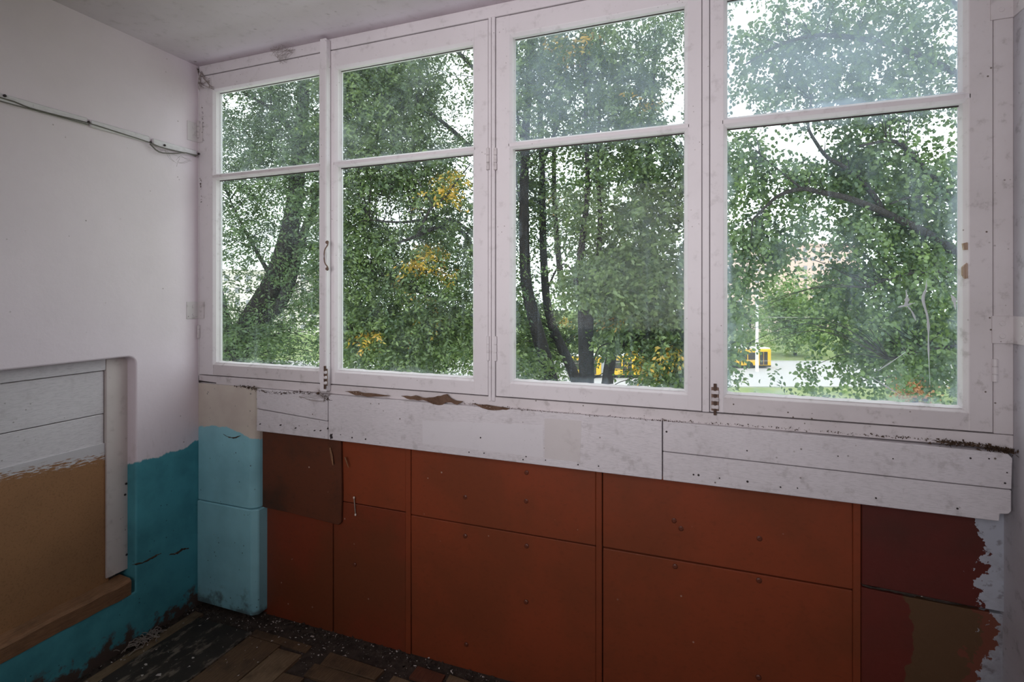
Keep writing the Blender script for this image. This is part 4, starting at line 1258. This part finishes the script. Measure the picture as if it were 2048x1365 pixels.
Q5 = px_line([(1188, 720), (1200, 695), (1225, 685), (1240, 690)], d)
Q6 = px_line([(1280, 520, 11), (1320, 430, 10.6), (1350, 380, 10.4), (1370, 300, 10.2)], 11)
LQ = [(Q1, .135, .15), (Q2, .10, .03), (Q3, .08, .03), (Q4, .15, .04), (Q5, .015, .008), (Q6, .05, .015)]
wood('trunk', LQ[:1], M['bark_dark'], tp, 12); wood('trunk', LQ[3:4], M['bark'], tp, 10)
for k in (1, 2, 4, 5): wood('branch', [LQ[k]], M['bark'], tp)
BL = [(1230, 560, 120, 70, 9.4, .9, 640), (1300, 560, 110, 110, 9.6, 1.0, 620), (1290, 680, 110, 90, 9.8, 1.0, 560), (1250, 420, 150, 120, 10.2, 1.1, 680), (1330, 330, 110, 130, 10.2, 1.1, 420), (1270, 250, 150, 110, 10.6, 1.1, 480), (1290, 110, 150, 110, 10.6, 1.2, 480),
      (1360, 720, 70, 80, 9.6, .8, 300), (1240, 640, 60, 50, 9.8, .7, 160), (1420, 400, 60, 200, 10, .9, 300), (1420, 650, 60, 120, 9.8, .9, 250), (1330, -60, 220, 90, 10.8, 1.2, 220)]
GP = [(1350, 175, 30, 90, .6), (1335, 210, 50, 30, .5), (1240, 275, 60, 30, .5), (1370, 260, 24, 30, .6), (1340, 330, 34, 20, .5), (1230, 380, 40, 40, .45), (1340, 600, 30, 36, .3), (1380, 560, 20, 40, .5), (1240, 725, 30, 34, .9), (1262, 715, 26, 26, .6), (1215, 745, 40, 26, .9)]
YL = [(1300, 715, 45, 28, .30), (1290, 200, 30, 14, .6), (1345, 705, 16, 20, .4), (1235, 640, 20, 20, .25), (1160, 110, 30, 20, .3)]
P = blob_points(BL, GP)
foliage(tp, P, M['leaf_mid'], 'lance', per=14, twig_len=.36, leaf_len=.095, aspect=.55, droop=.55, yellow=YL, singles=0)
twigs('twigs', P, LQ, M['bark'], tp, 220, .010)

# ---- right tree: hanging sprays of round leaves close to the fourth sash
d = 6.6
trr = empty('linden_tree', ground_below(at(2060, 900, 7.2)))
tag(trr, 'tree with round hanging leaves and arching limbs beside the right window', 'tree', 'trees close to the windows')
R0 = [ground_below(at(2060, 900, 7.2))] + px_line([(2070, 900, 7.2), (2060, 650, 7.2), (2040, 450, 7.1), (2030, 250, 7.0), (2020, 20, 7.0), (2010, -200, 7.0)], d)
R1 = px_line([(2055, 640, 7.2), (1960, 545, 6.9), (1905, 500, 6.8), (1850, 465, 6.7), (1800, 440, 6.6), (1745, 415, 6.5), (1690, 395, 6.4), (1640, 385, 6.4), (1605, 378, 6.4), (1560, 390, 6.3), (1530, 415, 6.3), (1505, 440, 6.2)], d)
R2 = px_line([(1770, 432, 6.6), (1750, 395, 6.7), (1720, 360, 6.7), (1690, 335, 6.7), (1655, 315, 6.7), (1632, 285, 6.6), (1618, 260, 6.6), (1617, 238, 6.6), (1622, 200, 6.6)], d)
R3 = px_line([(2045, 480, 7.1), (1940, 440, 6.9), (1890, 385, 6.8), (1850, 340, 6.7), (1820, 305, 6.6), (1795, 285, 6.5), (1765, 283, 6.5), (1720, 292, 6.4)], d)
R4 = px_line([(1605, 378, 6.4), (1575, 355, 6.3), (1545, 330, 6.3), (1520, 310, 6.2)], d)
R5 = px_line([(2040, 440, 7.1), (1940, 405, 6.8), (1880, 397, 6.6), (1820, 395, 6.5), (1780, 408, 6.5)], d)
R6 = px_line([(2050, 560, 7.1), (1930, 545, 6.7), (1840, 545, 6.5), (1770, 560, 6.4), (1740, 575, 6.3)], d)
R7 = px_line([(2030, 220, 7.0), (1900, 140, 6.8), (1780, 90, 6.6), (1650, 70, 6.4), (1560, 90, 6.3), (1490, 130, 6.2)], d)
R8 = px_line([(2025, 100, 7.0), (1880, -10, 6.8), (1740, -60, 6.6), (1600, -70, 6.5)], d)
R9 = px_line([(2055, 680, 7.2), (1940, 690, 6.8), (1850, 700, 6.6), (1780, 720, 6.4)], d)
LR = [(R0, .20, .08), (R1, .070, .012), (R2, .040, .010), (R3, .060, .014), (R4, .014, .007), (R5, .030, .012), (R6, .028, .010), (R7, .05, .010), (R8, .05, .012), (R9, .03, .01)]
wood('trunk', LR[:1], M['bark'], trr, 10)
for l in LR[1:]: wood('branch', [l], M['bark'], trr)
BL = [(1790, 340, 130, 90, 6.5, .7, 240), (1850, 440, 90, 110, 6.6, .6, 260), (1700, 320, 80, 70, 6.5, .5, 150), (1500, 320, 70, 60, 6.2, .45, 90), (1540, 400, 80, 60, 6.3, .45, 70), (1600, 340, 60, 40, 6.3, .4, 50), (1700, 450, 110, 60, 6.4, .5, 150),
      (1780, 540, 110, 90, 6.4, .6, 210), (1700, 560, 60, 100, 6.3, .4, 150), (1860, 600, 80, 110, 6.6, .6, 170), (1800, 680, 100, 80, 6.5, .6, 130), (1740, 715, 60, 70, 6.4, .5, 75), (1870, 730, 70, 90, 6.7, .6, 120), (1680, 630, 50, 80, 6.5, .5, 60),
      (1700, 110, 190, 90, 6.5, .8, 230), (1600, 130, 120, 80, 6.4, .6, 100), (1840, 150, 110, 110, 6.7, .7, 160), (1560, 40, 140, 60, 6.4, .7, 80), (1760, 10, 180, 60, 6.6, .8, 140), (1500, 200, 60, 40, 6.2, .4, 36), (1720, 215, 120, 40, 6.5, .5, 110), (1480, 110, 50, 60, 6.2, .4, 40),
      (1720, -90, 300, 60, 6.6, .9, 130), (2060, 300, 120, 300, 7.0, .8, 280), (2060, 700, 120, 150, 7.0, .8, 180), (2260, 250, 170, 300, 7.6, 1.0, 420), (2280, 600, 150, 200, 7.6, 1.0, 240),
      (1490, 540, 26, 60, 6.1, .25, 44), (1505, 470, 50, 40, 6.2, .3, 60), (1560, 500, 30, 50, 6.2, .3, 48), (1475, 620, 22, 60, 6.0, .22, 26), (1470, 710, 24, 30, 5.9, .15, 16), (1553, 765, 12, 34, 6.2, .15, 14), (1607, 755, 14, 50, 6.2, .2, 24), (1655, 760, 40, 40, 6.3, .3, 12), (1590, 450, 60, 26, 6.2, .3, 40)]
GP = [(1490, 220, 50, 34, .9), (1590, 275, 40, 26, .85), (1640, 300, 22, 26, .5), (1600, 440, 44, 40, .5), (1640, 470, 34, 60, .75), (1475, 20, 30, 30, .8), (1580, 25, 34, 20, .7), (1465, 130, 24, 50, .8), (1700, 30, 24, 20, .5), (1720, 500, 60, 22, .6), (1760, 300, 26, 20, .4), (1470, 430, 30, 30, .6), (1540, 470, 24, 24, .5), (1880, 290, 26, 50, .5), (1830, 768, 30, 30, .85), (1580, 772, 95, 34, .82), (1570, 620, 75, 75, .75), (1560, 690, 60, 40, .9), (1530, 560, 26, 60, .8), (1610, 560, 30, 60, .8), (1500, 760, 40, 40, .9)]
BL = [(a, b, c, e, dd + .45, g, n_) for a, b, c, e, dd, g, n_ in BL]
P = blob_points(BL, GP)
foliage(trr, P, M['leaf_birch'], 'round', per=17, twig_len=.34, leaf_len=.056, aspect=.85, droop=.75, singles=300, spread=.6)
twigs('twigs', P, LR, M['bark'], trr, 330, .007)

# ---- cables strung past the stems
M['cable'] = plain('pale_cable', (.45, .42, .40), .6)
for (y0, y1, lab) in ((640, 641, 'upper thin cable strung past the bare stems'), (724, 728, 'lower thin cable strung past the bare stems')):
    a, b = at(700, y0 - 10, 13.5), at(1500, y1 - 6, 14.5)
    c = (a + b) / 2 + np.array([0, 0, -.12])
    cb = tube('cable', smooth_line([a - (b - a) * 1.2, a, c, b, b + (b - a) * 1.2], 5), .005, M['cable'], None, 5)
    tag(cb, lab, 'cable', 'cables outside the window')
